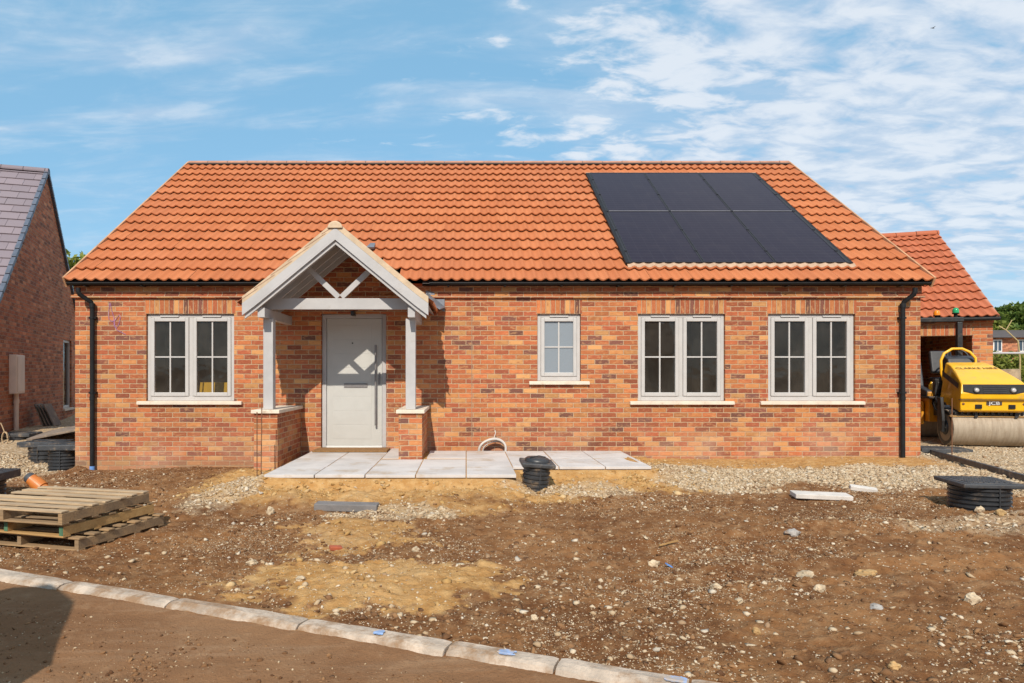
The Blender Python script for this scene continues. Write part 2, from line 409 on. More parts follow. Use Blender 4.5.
def ground(x, y, detail=True):
    x = np.asarray(x, float); y = np.asarray(y, float)
    g = base_ground(x, y)
    sd = kerb_sd(x, y)
    near = sstep(60, 20, np.hypot(x, y))
    # soil just behind the kerb sits a little under its top
    g = np.where(sd < .9, g + (KTOP - .035 - g) * sstep(.9, .1, sd), g)
    d = slabs_d(x, y)
    wob = fbm(x, y, 1.6, 3, 40) * .13 + fbm(x, y, 6, 3, 44) * .05
    dd = d + wob * sstep(.02, .2, d); bank = .66 * sstep(.24, .015, dd) + .34 * sstep(1.15, .2, dd)
    dip = np.exp(-(((x - .86) / .22) ** 2 + ((y - 8.1) / .26) ** 2))
    bank = bank * (1 - .95 * dip)
    g = g + (-1.246 - g) * bank
    g = np.where(((x > -2.36) & (x < .56) & (y > 8.17) & (y < 10.7)) | ((x > .5) & (x < 2.36) & (y > 8.9) & (y < 10.62)), -1.209, g)
    g = g + .045 * np.exp(-(((x + .75) / .75) ** 2 + ((y - 4.55) / .5) ** 2))
    # small heaps
    for hx, hy, hr, hh in ((-1.95, 7.42, .34, .075), (-1.15, 7.5, .3, .06), (-.35, 7.4, .36, .085), (.25, 7.55, .28, .07), (-2.5, 7.75, .3, .06), (-.8, 7.1, .22, .04), (1.6, 8.45, .25, .06), (2.2, 8.5, .2, .05), (-2.75, 7.6, .5, .05), (3.4, 6.3, .7, .03), (5.6, 6.7, .5, .04), (-4.6, 9.6, .8, .04), (2.9, 9.6, .5, .05), (-6.08, 10.72, .14, .10), (1.8, 5.2, .8, -.03), (4.2, 4.5, .6, .04), (-1.6, 5.6, .6, -.025)):
        g = g + hh * np.exp(-(((x - hx) ** 2 + (y - hy) ** 2) / hr ** 2))
    if detail:
        n = fbm(x, y, .9, 3, 1) * .028 + fbm(x, y, 3.2, 3, 5) * .022 + np.abs(fbm(x, y, 7.5, 3, 9)) * .034 + np.abs(fbm(x, y, 19, 2, 13)) * .020
        smooth = np.maximum(.0, 1 - bank)
        wall = sstep(.0, .3, np.abs(y - 11) + 10 * ((x < -6.2) | (x > 7.3)))
        smooth = smooth * (.45 + .55 * wall) * (1 - .6 * sstep(7.2, 8.2, x) * sstep(9, 10.5, y))
        g = g + n * smooth * sstep(.0, .35, sd) * (near) + (fbm(x, y, 4, 3, 60) * .03 - np.abs(fbm(x, y, 5, 3, 63)) * .05 + fbm(x, y, 18, 2, 66) * .012) * sstep(.02, .3, d) * sstep(1.2, .5, d)
    for (ax, ay, bx, by) in ((.4, 5.1, 7.5, 7.0), (.7, 4.4, 8.0, 5.6)):
        L_ = math.hypot(bx - ax, by - ay); u_ = ((x - ax) * (bx - ax) + (y - ay) * (by - ay)) / L_; v_ = ((x - ax) * (by - ay) - (y - ay) * (bx - ax)) / L_ + .12 * np.sin(u_ * .9)
        rut = np.exp(-(v_ / .14) ** 2) * sstep(0, 1.2, u_) * sstep(L_, L_ - 1.5, u_)
        lugs = .5 + .5 * np.sin((u_ + np.abs(v_) * .7) * 2 * np.pi / .13)
        g = g - rut * (.030 + .012 * lugs) + .022 * np.exp(-((np.abs(v_) - .24) / .07) ** 2) * sstep(0, 1.2, u_) * sstep(L_, L_ - 1.5, u_)
    road = -1.402 + fbm(x, y, .8, 3, 21) * .012 + fbm(x, y, 6, 3, 25) * .006 + np.abs(fbm(x, y, 22, 3, 27)) * .006 - .012 * np.exp(-((kerb_sd(x, y) + .75 + .05 * fbm(x, y, .7, 2, 29)) / .11) ** 2) * (1 + .6 * fbm(x, y, 9, 2, 30)) + .010 * sstep(-.16, -.02, kerb_sd(x, y))
    g = np.where(sd < .06, road, g)
    return g
def gz(x, y): return float(ground(np.array([x]), np.array([y]))[0])
def zones(x, y):
    w = fbm(x, y, 1.2, 4, 70); w2 = fbm(x, y, 5, 3, 75); w3 = fbm(x, y, 16, 3, 79)
    d = slabs_d(x, y) + w * .26 + w2 * .2 + w3 * .08
    sand = sstep(1.05, .65, d) * sstep(10.9, 10.2, y + 0 * x)
    sand = np.maximum(sand, .95 * sstep(1.1, .75, ((x + .75) / .95) ** 2 + ((y - 4.58) / .62) ** 2 + w * .9 + w2 * .7 + w3 * .4))
    sand = np.maximum(sand, .75 * sstep(1.05, .6, ((x + .95) / .75) ** 2 + ((y - 6.0) / .75) ** 2 + w * 1.1 + w2 * .9 + w3 * .4))
    sand = np.maximum(sand, .65 * sstep(1.05, .6, ((x + .3) / .9) ** 2 + ((y - 7.1) / .35) ** 2 + w * .6 + w2 * .4))
    sand = np.maximum(sand, .9 * sstep(2.3, 2.6, x + w * .3) * sstep(9.45, 9.9, y + w * .5 + w2 * .25) * sstep(7.6, 7.2, x))
    grav = sstep(2.3, 2.9, x + w * .4) * sstep(7.75, 8.35, y - .10 * (x - 3) + w * .6 + w2 * .5) * sstep(10.05, 9.55, y + w * .5 + w2 * .25)
    grav = np.maximum(grav, sstep(7.0, 7.5, x + w * .3) * sstep(9.4, 10.2, y + w * .4))
    grav = np.maximum(grav, .42 * sstep(1.1, .5, ((x - 5.0) / 1.2) ** 2 + ((y - 6.15) / .4) ** 2 + w * .8 + w2 * .6))
    grav = np.maximum(grav, .9 * sstep(1.1, .7, ((x - 6.9) / 1.4) ** 2 + ((y - 8.4) / 1.3) ** 2 + w * .5))
    grav = np.maximum(grav, .65 * sstep(1.1, .5, ((x + .7) / .75) ** 2 + ((y - 6.85) / .3) ** 2 + w * .7 + w2 * .5))
    grav = np.maximum(grav, .62 * sstep(1.1, .5, ((x + 2.72) / .42) ** 2 + ((y - 7.9) / 1.15) ** 2 + w * .6 + w2 * .5))
    grav = np.maximum(grav, .85 * sstep(-6.2, -6.9, x + w * .4) * sstep(8.2, 9.4, y + w * .5))
    grav = np.maximum(grav, .55 * sstep(1.1, .4, ((x - 1.2) / .9) ** 2 + ((y - 8.0) / .4) ** 2 + w * .7 + w2 * .5))
    road = np.where(kerb_sd(x, y) < 0, 1., 0.)
    return sand, grav, road

def axis(segs):
    out = []
    for a, b, s in segs: out.append(np.arange(a, b, s))
    out.append([segs[-1][1]]); return np.concatenate(out)
gx = axis([(-420, -60, 30), (-60, -16, 4), (-16, -9, .25), (-9, -4.5, .035), (-4.5, 5.0, .022), (5.0, 10.8, .03), (10.8, 18, .2), (18, 60, 4), (60, 420, 30)])
gy = axis([(-120, -12, 12), (-12, 2.4, .3), (2.4, 6.2, .018), (6.2, 12.2, .024), (12.2, 20, .12), (20, 60, 2), (60, 620, 28)])
GX, GY = np.meshgrid(gx, gy)
GZ = ground(GX, GY)
# gentle rise far off on the right (a wooded slope)
GZ = GZ + sstep(45, 160, np.hypot(GX - 10, GY)) * 2.0
sa, gr, ro = zones(GX, GY)
nx, ny = len(gx), len(gy)
me = bpy.data.meshes.new('ground')
co = np.stack([GX, GY, GZ], -1).reshape(-1, 3)
idx = np.arange(nx * ny).reshape(ny, nx)
q = np.stack([idx[:-1, :-1], idx[:-1, 1:], idx[1:, 1:], idx[1:, :-1]], -1).reshape(-1, 4)
me.vertices.add(len(co)); me.vertices.foreach_set('co', co.ravel().astype(np.float32))
me.loops.add(q.size); me.loops.foreach_set('vertex_index', q.ravel().astype(np.int32))
me.polygons.add(len(q)); me.polygons.foreach_set('loop_start', np.arange(0, q.size, 4, dtype=np.int32))
me.polygons.foreach_set('use_smooth', np.ones(len(q), bool))
me.update(calc_edges=True)
za = me.attributes.new('zone', 'FLOAT_COLOR', 'POINT')
za.data.foreach_set('color', np.stack([sa, gr, ro, np.ones_like(sa)], -1).reshape(-1).astype(np.float32))
og = bpy.data.objects.new('ground', me); COL.objects.link(og); tag(og, kind='structure', label='bare brown building-site earth with sand and gravel patches', cat='ground')

def ground_mat():
    t = NT('site_earth'); p = t.obj(); z = t.attr('zone'); s = t.n('ShaderNodeSeparateColor'); t.l(z.outputs['Color'], s.inputs[0])
    n1 = t.noise(p, .9, 8, .62, .3); n2 = t.noise(p, 9, 8, .68, .2); n3 = t.noise(p, 70, 5, .65)
    dirt = t.mix(t.maprange(n1, .36, .66), (.140, .056, .020), (.258, .120, .046))
    dirt = t.mix(t.maprange(n2, .42, .74, 0, .75), dirt, (.34, .20, .10))
    dirt = t.mix(t.maprange(n2, .46, .28, 0, .6), dirt, (.075, .034, .016))
    sand = t.mix(t.maprange(n2, .35, .7), (.41, .205, .064), (.54, .325, .135))
    sand = t.mix(t.maprange(n1, .5, .75, 0, .5), sand, (.55, .40, .22))
    sf = t.math('MULTIPLY', s.outputs[0], t.maprange(t.math('ADD', n2, t.math('MULTIPLY', s.outputs[0], .35)), .38, .62))
    c = t.mix(sf, dirt, sand)
    # gravel: small pale stones packed in dust
    vo = t.n('ShaderNodeTexVoronoi', feature='F1'); vo.inputs['Scale'].default_value = 26; t.l(p, vo.inputs['Vector'])
    sv = t.n('ShaderNodeSeparateColor'); t.l(vo.outputs['Color'], sv.inputs[0])
    gcol = t.ramp(sv.outputs[0], [(0, (.33, .23, .13)), (.4, (.47, .36, .23)), (.8, (.58, .47, .33)), (1, (.66, .58, .46))])
    gcol = t.mix(t.maprange(vo.outputs['Distance'], .25, .7, 0, .7), gcol, (.36, .25, .145))
    gcol = t.mix(t.maprange(n3, .4, .7, 0, .4), gcol, (.52, .40, .26))
    gf = t.math('MULTIPLY', s.outputs[1], t.maprange(t.math('ADD', n2, t.math('MULTIPLY', s.outputs[1], .4)), .40, .66))
    c = t.mix(gf, c, gcol)
    # little pale grit embedded in the dirt
    v2 = t.n('ShaderNodeTexVoronoi', feature='F1'); v2.inputs['Scale'].default_value = 48; t.l(p, v2.inputs['Vector'])
    s2 = t.n('ShaderNodeSeparateColor'); t.l(v2.outputs['Color'], s2.inputs[0])
    grit = t.math('MULTIPLY', t.math('LESS_THAN', v2.outputs['Distance'], t.math('MULTIPLY', s2.outputs[1], .30)), t.math('GREATER_THAN', t.math('ADD', s2.outputs[0], t.math('MULTIPLY', n1, .5)), 1.02))
    offroad = t.math('SUBTRACT', 1.0, s.outputs[2])
    c = t.mix(t.math('MULTIPLY', t.math('MULTIPLY', grit, .85), offroad), c, (.52, .42, .30))
    # road: dusty compacted dirt film
    road = t.mix(t.maprange(n1, .35, .68), (.205, .100, .046), (.265, .142, .070))
    st = t.n('ShaderNodeMapping'); st.inputs['Rotation'].default_value = (0, 0, R(-20)); st.inputs['Scale'].default_value = (.5, 3.2, 1); t.l(p, st.inputs[0])
    n4 = t.noise(st.outputs[0], 2.2, 8, .66)
    road = t.mix(t.maprange(n4, .48, .76, 0, .55), road, (.33, .205, .12))
    road = t.mix(t.maprange(n3, .52, .72, 0, .55), road, (.13, .066, .034))
    road = t.mix(t.maprange(n2, .50, .70, 0, .45), road, (.33, .20, .11))
    c = t.mix(s.outputs[2], c, road)
    h = t.math('ADD', t.math('MULTIPLY', n2, .6), t.math('MULTIPLY', n3, .35))
    h = t.math('ADD', h, t.math('MULTIPLY', t.math('MULTIPLY', gf, t.math('SUBTRACT', 1., vo.outputs['Distance'])), .5))
    hs = t.math('MULTIPLY', h, t.math('SUBTRACT', 1.0, t.math('MULTIPLY', s.outputs[2], .35)))
    t.pr(c, .95, t.bump(hs, .034, 1), spec=.15)
    return t.mat
me.materials.append(ground_mat())

# ------------------------------------------------------------------ scattered stones and clods
def ico(sub):
    import bmesh
    bm = bmesh.new(); bmesh.ops.create_icosphere(bm, subdivisions=sub, radius=1)
    v = np.array([p.co[:] for p in bm.verts]); f = np.array([[q.index for q in p.verts] for p in bm.faces]); bm.free(); return v, f
def scatter(name, pos, size, tone, sub, matl, flat=.62, jit=.25, sink=.25):
    V, Fc = ico(sub); n = len(pos)
    r = rng.normal(1, jit, (n, len(V), 1)).clip(.55, 1.5)
    an = rng.uniform(.6, 1.3, (n, 1, 3)); an[:, :, 2] *= flat
    P = V[None] * r * an * size[:, None, None]
    a = rng.uniform(0, 2 * np.pi, n); c, s = np.cos(a)[:, None], np.sin(a)[:, None]
    tl = rng.normal(0, .3, (n, 1))
    x, y, z = P[..., 0], P[..., 1], P[..., 2]; z = z + x * tl
    X = x * c - y * s + pos[:, 0:1]; Y = x * s + y * c + pos[:, 1:2]; Z = z + (pos[:, 2] + size * flat * (1 - 2 * sink) * .5)[:, None]
    co = np.stack([X, Y, Z], -1).reshape(-1, 3)
    fc = (Fc[None] + (np.arange(n) * len(V))[:, None, None]).reshape(-1, 3)
    m_ = bpy.data.meshes.new(name)
    m_.vertices.add(len(co)); m_.vertices.foreach_set('co', co.ravel().astype(np.float32))
    m_.loops.add(fc.size); m_.loops.foreach_set('vertex_index', fc.ravel().astype(np.int32))
    m_.polygons.add(len(fc)); m_.polygons.foreach_set('loop_start', np.arange(0, fc.size, 3, dtype=np.int32))
    m_.update(calc_edges=True)
    at_ = m_.attributes.new('tone', 'FLOAT', 'POINT'); at_.data.foreach_set('value', np.repeat(tone, len(V)).astype(np.float32))
    m_.materials.append(matl)
    o = bpy.data.objects.new(name, m_); COL.objects.link(o); return o
def stone_mat(name, stops):
    t = NT(name); a = t.attr('tone'); c = t.ramp(a.outputs['Fac'], stops)
    n = t.noise(t.obj(), 45, 5, .65)
    c = t.mix(t.maprange(n, .5, .75, 0, .5), c, (.27, .17, .10))
    t.pr(c, .9, t.bump(n, .005), spec=.2); return t.mat
M['rubble'] = stone_mat('pale_stone', [(0, (.30, .19, .11)), (.3, (.42, .30, .18)), (.6, (.52, .41, .28)), (.85, (.60, .51, .39)), (1, (.42, .36, .29))])
M['clod'] = stone_mat('earth_clod', [(0, (.10, .046, .021)), (.5, (.175, .085, .037)), (1, (.28, .15, .07))])
def pick(n, dens, x0=-8.6, x1=10.5, y0=3.0, y1=12.0, near=1.0):
    out = []
    tot = 0
    while tot < n:
        k = n * 6
        # sample so that density per picture area is steadier
        y = y0 + (y1 - y0) * rng.uniform(0, 1, k) ** near; x = rng.uniform(x0, x1, k)
        vis = (np.abs((x / y) - .068) < .80)
        p = dens(x, y) * vis
        ok = rng.uniform(0, 1, k) < p
        inside_house = (y > 10.93) & (x > -6.3) & (x < 7.35)
        ok &= ~inside_house & (slabs_d(x, y) > .06) & (np.abs(kerb_sd(x, y) - 0) > .2)
        ok &= ~((y > 9.4) & (x > -3.1) & (x < -.5))
        out.append(np.stack([x[ok], y[ok]], -1)); tot += ok.sum()
    xy = np.concatenate(out)[:n]
    return np.concatenate([xy, ground(xy[:, 0], xy[:, 1])[:, None]], 1)
def d_dirt(x, y):
    s, g, r = zones(x, y)
    cl = sstep(-.15, .5, fbm(x, y, 1.1, 3, 90)) * .8 + .25
    return np.where(r > .5, .0, (1 - .75 * s) * cl + .8 * g)
def d_grav(x, y):
    s, g, r = zones(x, y); return np.where(r > .5, 0, g ** 1.5) * np.where((x > 7.2) & (y > 8.5), .10, 1.) * (.35 + .65 * sstep(-.3, .3, fbm(x, y, 2.5, 3, 95)))
def d_road(x, y): return np.where(kerb_sd(x, y) < -.2, .15 + .6 * sstep(.0, .4, fbm(x, y, 2, 3, 33)), 0)
def d_clod(x, y): 
    z = zones(x, y); return d_dirt(x, y) * (1 - z[0]) * (1 - z[1])
p = pick(42000, d_dirt, near=1.15); sz = np.minimum(.003 + rng.pareto(2.15, len(p)) * .0031, .022)
tag(scatter('rubble', p, sz, np.clip(rng.normal(.44, .26, len(p)), 0, 1), 1, M['rubble'], flat=.55, jit=.32, sink=.35), 'pale pebbles and grit strewn over the brown earth', 'rubble', kind='stuff')
def d_fine(x, y): return d_dirt(x, y) * sstep(-.1, .45, fbm(x, y, 1.6, 4, 201))
p = pick(34000, d_fine, near=1.1); tag(scatter('grit', p, rng.uniform(.0018, .0055, len(p)), np.clip(rng.normal(.45, .28, len(p)), 0, 1), 1, M['rubble'], flat=.6, jit=.3, sink=.3), 'fine pale grit lying in drifts on the churned earth', 'grit', kind='stuff')
p = pick(26000, d_grav, y0=6.0); sz = rng.uniform(.004, .013, len(p)) * rng.choice([1, 1, 1, 1.5, 2.0, 2.7], len(p))
tag(scatter('gravel', p, sz, np.clip(rng.normal(.42, .22, len(p)), 0, 1), 1, M['rubble'], flat=.6, jit=.32, sink=.35), 'pale crushed stone by the walls and on the drive', 'gravel', kind='stuff')
p = pick(14000, d_clod, near=1.1); sz = np.minimum(.005 + rng.pareto(2.3, len(p)) * .0055, .024)
tag(scatter('soil_clods', p, sz, rng.uniform(0, 1, len(p)), 1, M['clod'], flat=.6, jit=.40, sink=.4), 'crumbly lumps of brown soil over the whole plot', 'soil', kind='stuff')
def d_sand(x, y):
    return np.where(kerb_sd(x, y) < .3, 0, sstep(1.1, .1, slabs_d(x, y)) * sstep(-.25, .4, fbm(x, y, 1.8, 3, 97)) * (x < 3.0) + .12 * zones(x, y)[0])
M['sand_lump'] = stone_mat('sand_lump', [(0, (.30, .165, .06)), (.6, (.42, .25, .09)), (1, (.54, .38, .20))])
p = pick(5000, d_sand, x0=-3.6, x1=3.2, y0=3.6, y1=10.6); tag(scatter('sand_lumps', p, np.minimum(.004 + rng.pareto(2.2, len(p)) * .006, .035), rng.uniform(0, 1, len(p)), 1, M['sand_lump'], flat=.6, jit=.34, sink=.35), 'crumbled lumps of damp sand below the path', 'sand', kind='stuff')
p = pick(1600, d_road, y0=2.8, y1=5); tag(scatter('road_crumbs', p, np.minimum(.0025 + rng.pareto(2.2, len(p)) * .003, .014), rng.uniform(0, 1, len(p)), 1, M['clod'], sink=.35), 'crumbs of dried mud on the road', 'mud', kind='stuff')
p = pick(900, d_road, y0=2.8, y1=5); sz = np.minimum(.0015 + rng.pareto(2.2, len(p)) * .002, .008)
tag(scatter('road_grit', p, sz, rng.uniform(.0, .6, len(p)), 1, M['rubble'], sink=.35), 'fine grit on the muddy road', 'grit', kind='stuff')

def lump(name, px, py, w, h, tone_col, label, group='larger stones lying on the earth'):
    """one larger stone standing where the picture shows it"""
    Y = 6.0
    for _ in range(20):
        X = (px - CX) / F * Y; Y = F * -gz(X, Y) / (py - CY)
    V, Fc = ico(3)
    s = w / F * Y / 2
    V = V * (1 + .5 * np.array([fbm(np.array([v[0] * 1.3 + px]), np.array([v[1] * 1.3 + v[2] * 1.7]), 1.0, 3, int(px))[0] for v in V])[:, None])
    V = np.round(V * 2.6 + .2 * np.roll(V, 1, 1)) / 2.6 * .45 + V * .55
    V = V * np.array([s, s * .8, s * h / w])
    a = rng.uniform(-.5, .5); c, q_ = math.cos(a), math.sin(a)
    mb = MB()
    mb.v = [Vector((v[0] * c - v[1] * q_, v[0] * q_ + v[1] * c, v[2])) for v in V]
    mb.f = [tuple(int(i) for i in f) for f in Fc]; mb.uv = [(0, 0)] * (3 * len(Fc)); mb.mi = [0] * len(Fc); mb.sm = [False] * len(Fc)
    o = mb.build(name, tone_col)
    o.location = (X, Y, gz(X, Y) + s * h / w * .45)
    return tag(o, label, 'stone', group)
M['rock'] = plain('pale_rock', (.50, .39, .26), .9, .3, 14, .006, 60, dirt=(.25, .15, .08), dirt_amt=.4)
M['rock_grey'] = plain('grey_rock', (.34, .31, .28), .9, .25, 14, .006, 60, dirt=(.25, .16, .1), dirt_amt=.3)
M['rock_ochre'] = plain('ochre_rock', (.42, .26, .11), .9, .25, 14, .006, 60)
for a in ((253, 564, 11, 6, 'rock', 'pale rounded stone on the earth between the pallets and the sand patch'),
          (271, 514, 7, 10, 'rock', 'upright pale stone at the foot of the sand bank left of the grey block'),
          (416, 551, 8, 6, 'rock', 'pale stone on the earth below the grey block'),
          (653, 566, 12, 8, 'rock', 'rounded buff stone near the thin stick'),
          (716, 589, 11, 7, 'rock', 'pale flat stone in the middle of the right-hand earth'),
          (800, 574, 20, 8, 'rock', 'wide pale stone near the middle of the earth, left of a brown stone'),
          (862, 575, 19, 10, 'rock_ochre', 'brown ochre stone lying right of a wide pale stone'),
          (793, 536, 14, 8, 'rock_grey', 'grey stone below the pale concrete edging'),
          (821, 592, 11, 9, 'rock', 'pale angular stone below the wide pale stone'),
          (876, 609, 14, 6, 'rock_grey', 'blue-grey flat stone on the right-hand earth'),
          (894, 668, 11, 8, 'rock_ochre', 'ochre stone close to the lower right of the earth'),
          (973, 602, 14, 12, 'rock', 'pale stone pair leader below the large inspection chamber'),
          (999, 515, 9, 7, 'rock_ochre', 'bright ochre stone at the foot of the large inspection chamber'),
          (986, 513, 9, 8, 'rock', 'buff stone against the base of the large inspection chamber'),
          (757, 634, 7, 9, 'rock_ochre', 'small upright tan stone near the right end of the kerb'),
          (534, 620, 8, 7, 'rock', 'pale stone close behind the kerb, one of two together'),
          (300, 580, 9, 5, 'rock', 'small pale stone beside the flat sand patch')):
    lump('stone', a[0], a[1], a[2], a[3], M[a[4]], a[5])

# ------------------------------------------------------------------ road kerb
kerb_joint_px = [(-78, 0), (57, 0), (165, 0), (297, 0), (445, 0), (555, 0), (690, 0), (860, 0), (1040, 0)]
def kerb_s(px):  # distance along the kerb's top line for a picture column
    k = (px - CX) / F
    return (k * K0[1] - K0[0]) / (KD[0] - k * KD[1])
names = ['weathered kerbstone cut off by the left edge of the picture', 'muddy kerbstone next to the round road shadow at the left', 'clean-edged muddy kerbstone, third from the left', 'long kerbstone below the sand patch with a small blue spray spot',
         'kerbstone with a blue spray mark left of centre on its top', 'kerbstone ending in a large blue spray patch at the lower edge', 'kerbstone beyond the lower edge of the picture', 'last kerbstone of the row to the right']
kang = math.atan2(KD[1], KD[0])
for i in range(len(kerb_joint_px) - 1):
    s0, s1 = kerb_s(kerb_joint_px[i][0]), kerb_s(kerb_joint_px[i + 1][0])
    if s1 < s0: continue
    L = s1 - s0 - .012
    c = K0 + KD * s0
    o_ = empty('kerbstone', (c[0], c[1], KTOP), kang + rng.normal(0, .004), names[i], 'kerbstone', 'kerbstones along the muddy road')
    prof = [(-.008, -.17), (-.006, -.045), (.012, -.012), (.03, -.003), (.06, 0), (.125, -.003), (.125, -.17)]
    n_ = 22; rings = []
    for k in range(n_ + 1):
        x = L * k / n_
        if k in (0, n_): e = .006
        elif k in (1, n_ - 1): e = .001
        else: e = 0
        rings.append([Vector((x, y + float(fbm(np.array([x * 1.0 + i * 7 + y * 3]), np.array([z * 4.0]), 6, 3, 3)[0]) * .003, z - e + float(fbm(np.array([x + i * 9]), np.array([y * 3]), 5, 3, 8)[0]) * .004 - (.02 * max(0, float(fbm(np.array([x + i * 5]), np.array([0.]), 2.5, 3, 18)[0])) if y < .04 else 0))) for y, z in prof])
    mb = MB(); mb.rings(rings, True, 0, False)
    o = mb.build('kerb_body', M['kerb'], o_)
    for (ppx, w_) in ((374, .035), (503, .06), (684, .11)):
        sp = kerb_s(ppx) - s0
        if 0 < sp < L:
            mb = MB(); NU, NV = 30, 16
            def kpt(u, v):
                x_ = sp + w_ * u; y_ = .062 + .036 * v
                return Vector((min(max(x_, .005), L - .005), y_, .0095 + (.0 if y_ > .05 else -.004)))
            for a in range(NU):
                for b in range(NV):
                    u0, u1 = -1 + 2 * a / NU, -1 + 2 * (a + 1) / NU; v0, v1 = -1 + 2 * b / NV, -1 + 2 * (b + 1) / NV
                    um, vm = (u0 + u1) / 2, (v0 + v1) / 2
                    if um * um + vm * vm + .55 * float(fbm(np.array([um * 2 + ppx]), np.array([vm * 2.]), 1.1, 4, 7)[0]) > .62: continue
                    mb.face([kpt(u0, v0), kpt(u1, v0), kpt(u1, v1), kpt(u0, v1)])
            if mb.f: mb.build('spray_mark', M['spray'], o_)

# ------------------------------------------------------------------ the bungalow
WX0, WX1, WY, WYB = -6.295, 7.32, 11.0, 20.3
bung = empty('bungalow', (.53, 11, -1.35), 0, 'orange brick bungalow with clay pantile roof, dark solar panels and gabled grey porch', 'house')
def wall_grid(mb, x0, x1, z0, z1, y, holes, thick=.3, reveal=.3, soldiers=()):
    xs = sorted({x0, x1, *[h[0] for h in holes], *[h[1] for h in holes], *[h[0] for h in soldiers], *[h[1] for h in soldiers]})
    zs = sorted({z0, z1, *[h[2] for h in holes], *[h[3] for h in holes], *[h[2] for h in soldiers], *[h[3] for h in soldiers]})
    for a, b in zip(xs, xs[1:]):
        for c, d in zip(zs, zs[1:]):
            mx_, mz = (a + b) / 2, (c + d) / 2
            if any(h[0] < mx_ < h[1] and h[2] < mz < h[3] for h in holes): continue
            so = [h for h in soldiers if h[0] < mx_ < h[1] and h[2] < mz < h[3]]
            P = [(a, y, c), (b, y, c), (b, y, d), (a, y, d)]
            if so:
                s = so[0]; k = .2305 / (s[3] - s[2])
                mb.face(P, [((p[2] - s[2]) * k * .999 + .0005 + .2305 * 3, p[0] - s[0]) for p in P], 1)
            else: mb.face(P)
            mb.face([(a, y + thick, c), (a, y + thick, d), (b, y + thick, d), (b, y + thick, c)], m=2)
    for h in holes:
        a, b, c, d = h
        c0 = max(c, z0)
        mb.face([(a, y, c0), (a, y, d), (a, y + reveal, d), (a, y + reveal, c0)])
        mb.face([(b, y, c0), (b, y + reveal, c0), (b, y + reveal, d), (b, y, d)])
        mb.face([(a, y, d), (b, y, d), (b, y + reveal, d), (a, y + reveal, d)])
        if c > z0: mb.face([(a, y, c), (a, y + reveal, c), (b, y + reveal, c), (b, y, c)])
HEAD = .968
wins = [(-5.15, -3.735, -.435, HEAD), (1.15, 1.85, -.113, HEAD), (2.77, 4.175, -.435, HEAD), (4.865, 6.27, -.435, HEAD)]
door = (-2.335, -1.285, -1.6, HEAD + .005)
PL = -.71
mb = MB()
sold = [(w[0] - .02, w[1] + .02, w[3], w[3] + .235) for w in wins] 
sold = [(w[0] - .02, w[1] + .02, w[3], w[3] + .235) for w in wins]
wall_grid(mb, WX0, WX1, PL, 1.45, WY, wins + [(door[0], door[1], PL - 1, door[3])], soldiers=sold)
# sides, back
mb.face([(WX0, WYB, PL), (WX0, WY, PL), (WX0, WY, 1.45), (WX0, WYB, 1.45)])
mb.face([(WX1, WY, PL), (WX1, WYB, PL), (WX1, WYB, 1.45), (WX1, WY, 1.45)])
mb.face([(WX1, WYB, PL), (WX0, WYB, PL), (WX0, WYB, 1.45), (WX1, WYB, 1.45)])
for x in (WX0, WX1):
    mb.face([(x, WY, 1.45), (x, WYB, 1.45), (x, 15.66, 4.66)])
for a, b in ((WX0, door[0]), (door[1], WX1)): mb.face([(a, WY, PL), (a, WY + .3, PL), (b, WY + .3, PL), (b, WY, PL)])
mb.build('wall', [M['brick'], M['soldier'], M['plaster']], bung, world=True)
mb = MB()
for a, b in ((WX0 + .008, door[0]), (door[1], WX1 - .008)):
    mb.box(a, b, WY + .022, WY + .29, -1.75, PL - .002)
mb.box(WX0 + .008, WX0 + .3, WY + .3, WYB - .01, -1.75, PL - .002); mb.box(WX1 - .3, WX1 - .008, WY + .3, WYB - .01, -1.75, PL - .002)
mb.box(WX0 + .3, WX1 - .3, WYB - .3, WYB - .01, -1.75, PL - .002)
mb.build('plinth', M['brick'], bung, world=True)
# corbelled courses under the eaves
mb = MB()
mb.box(WX0 - .045, WX1 + .045, WY - .045, WY + .05, 1.225, 1.268)
mb.build('eaves_course', M['brick'], bung, world=True); mb = MB()
mb.box(WX0 - .012, WX1 + .012, WY - .014, WY + .05, 1.270, 1.455)
mb.build('eaves_course', M['brick'], bung, world=True)
mb = MB(); mb.box(.088, .098, WY - .004, WY + .006, -1.2, 1.245); mb.build('movement_joint', plain('joint_sealant', (.30, .20, .13), .8), bung, world=True)
# interior
mb = MB()
mb.face([(WX0, WY + .3, -1.19), (WX1, WY + .3, -1.19), (WX1, WYB, -1.19), (WX0, WYB, -1.19)], m=1)
mb.face([(WX0, WY + .3, 1.25), (WX0, WYB, 1.25), (WX1, WYB, 1.25), (WX1, WY + .3, 1.25)])
mb.face([(WX0 + .3, 13.6, -1.19), (WX1 - .3, 13.6, -1.19), (WX1 - .3, 13.6, 1.25), (WX0 + .3, 13.6, 1.25)])
for x in (WX0 + .3, -3.4, -.9, 2.3, 4.5, WX1 - .3):
    mb.face([(x, WY + .3, -1.19), (x, 13.6, -1.19), (x, 13.6, 1.25), (x, WY + .3, 1.25)])
mb.build('interior', [M['plaster'], M['screed']], bung, world=True)

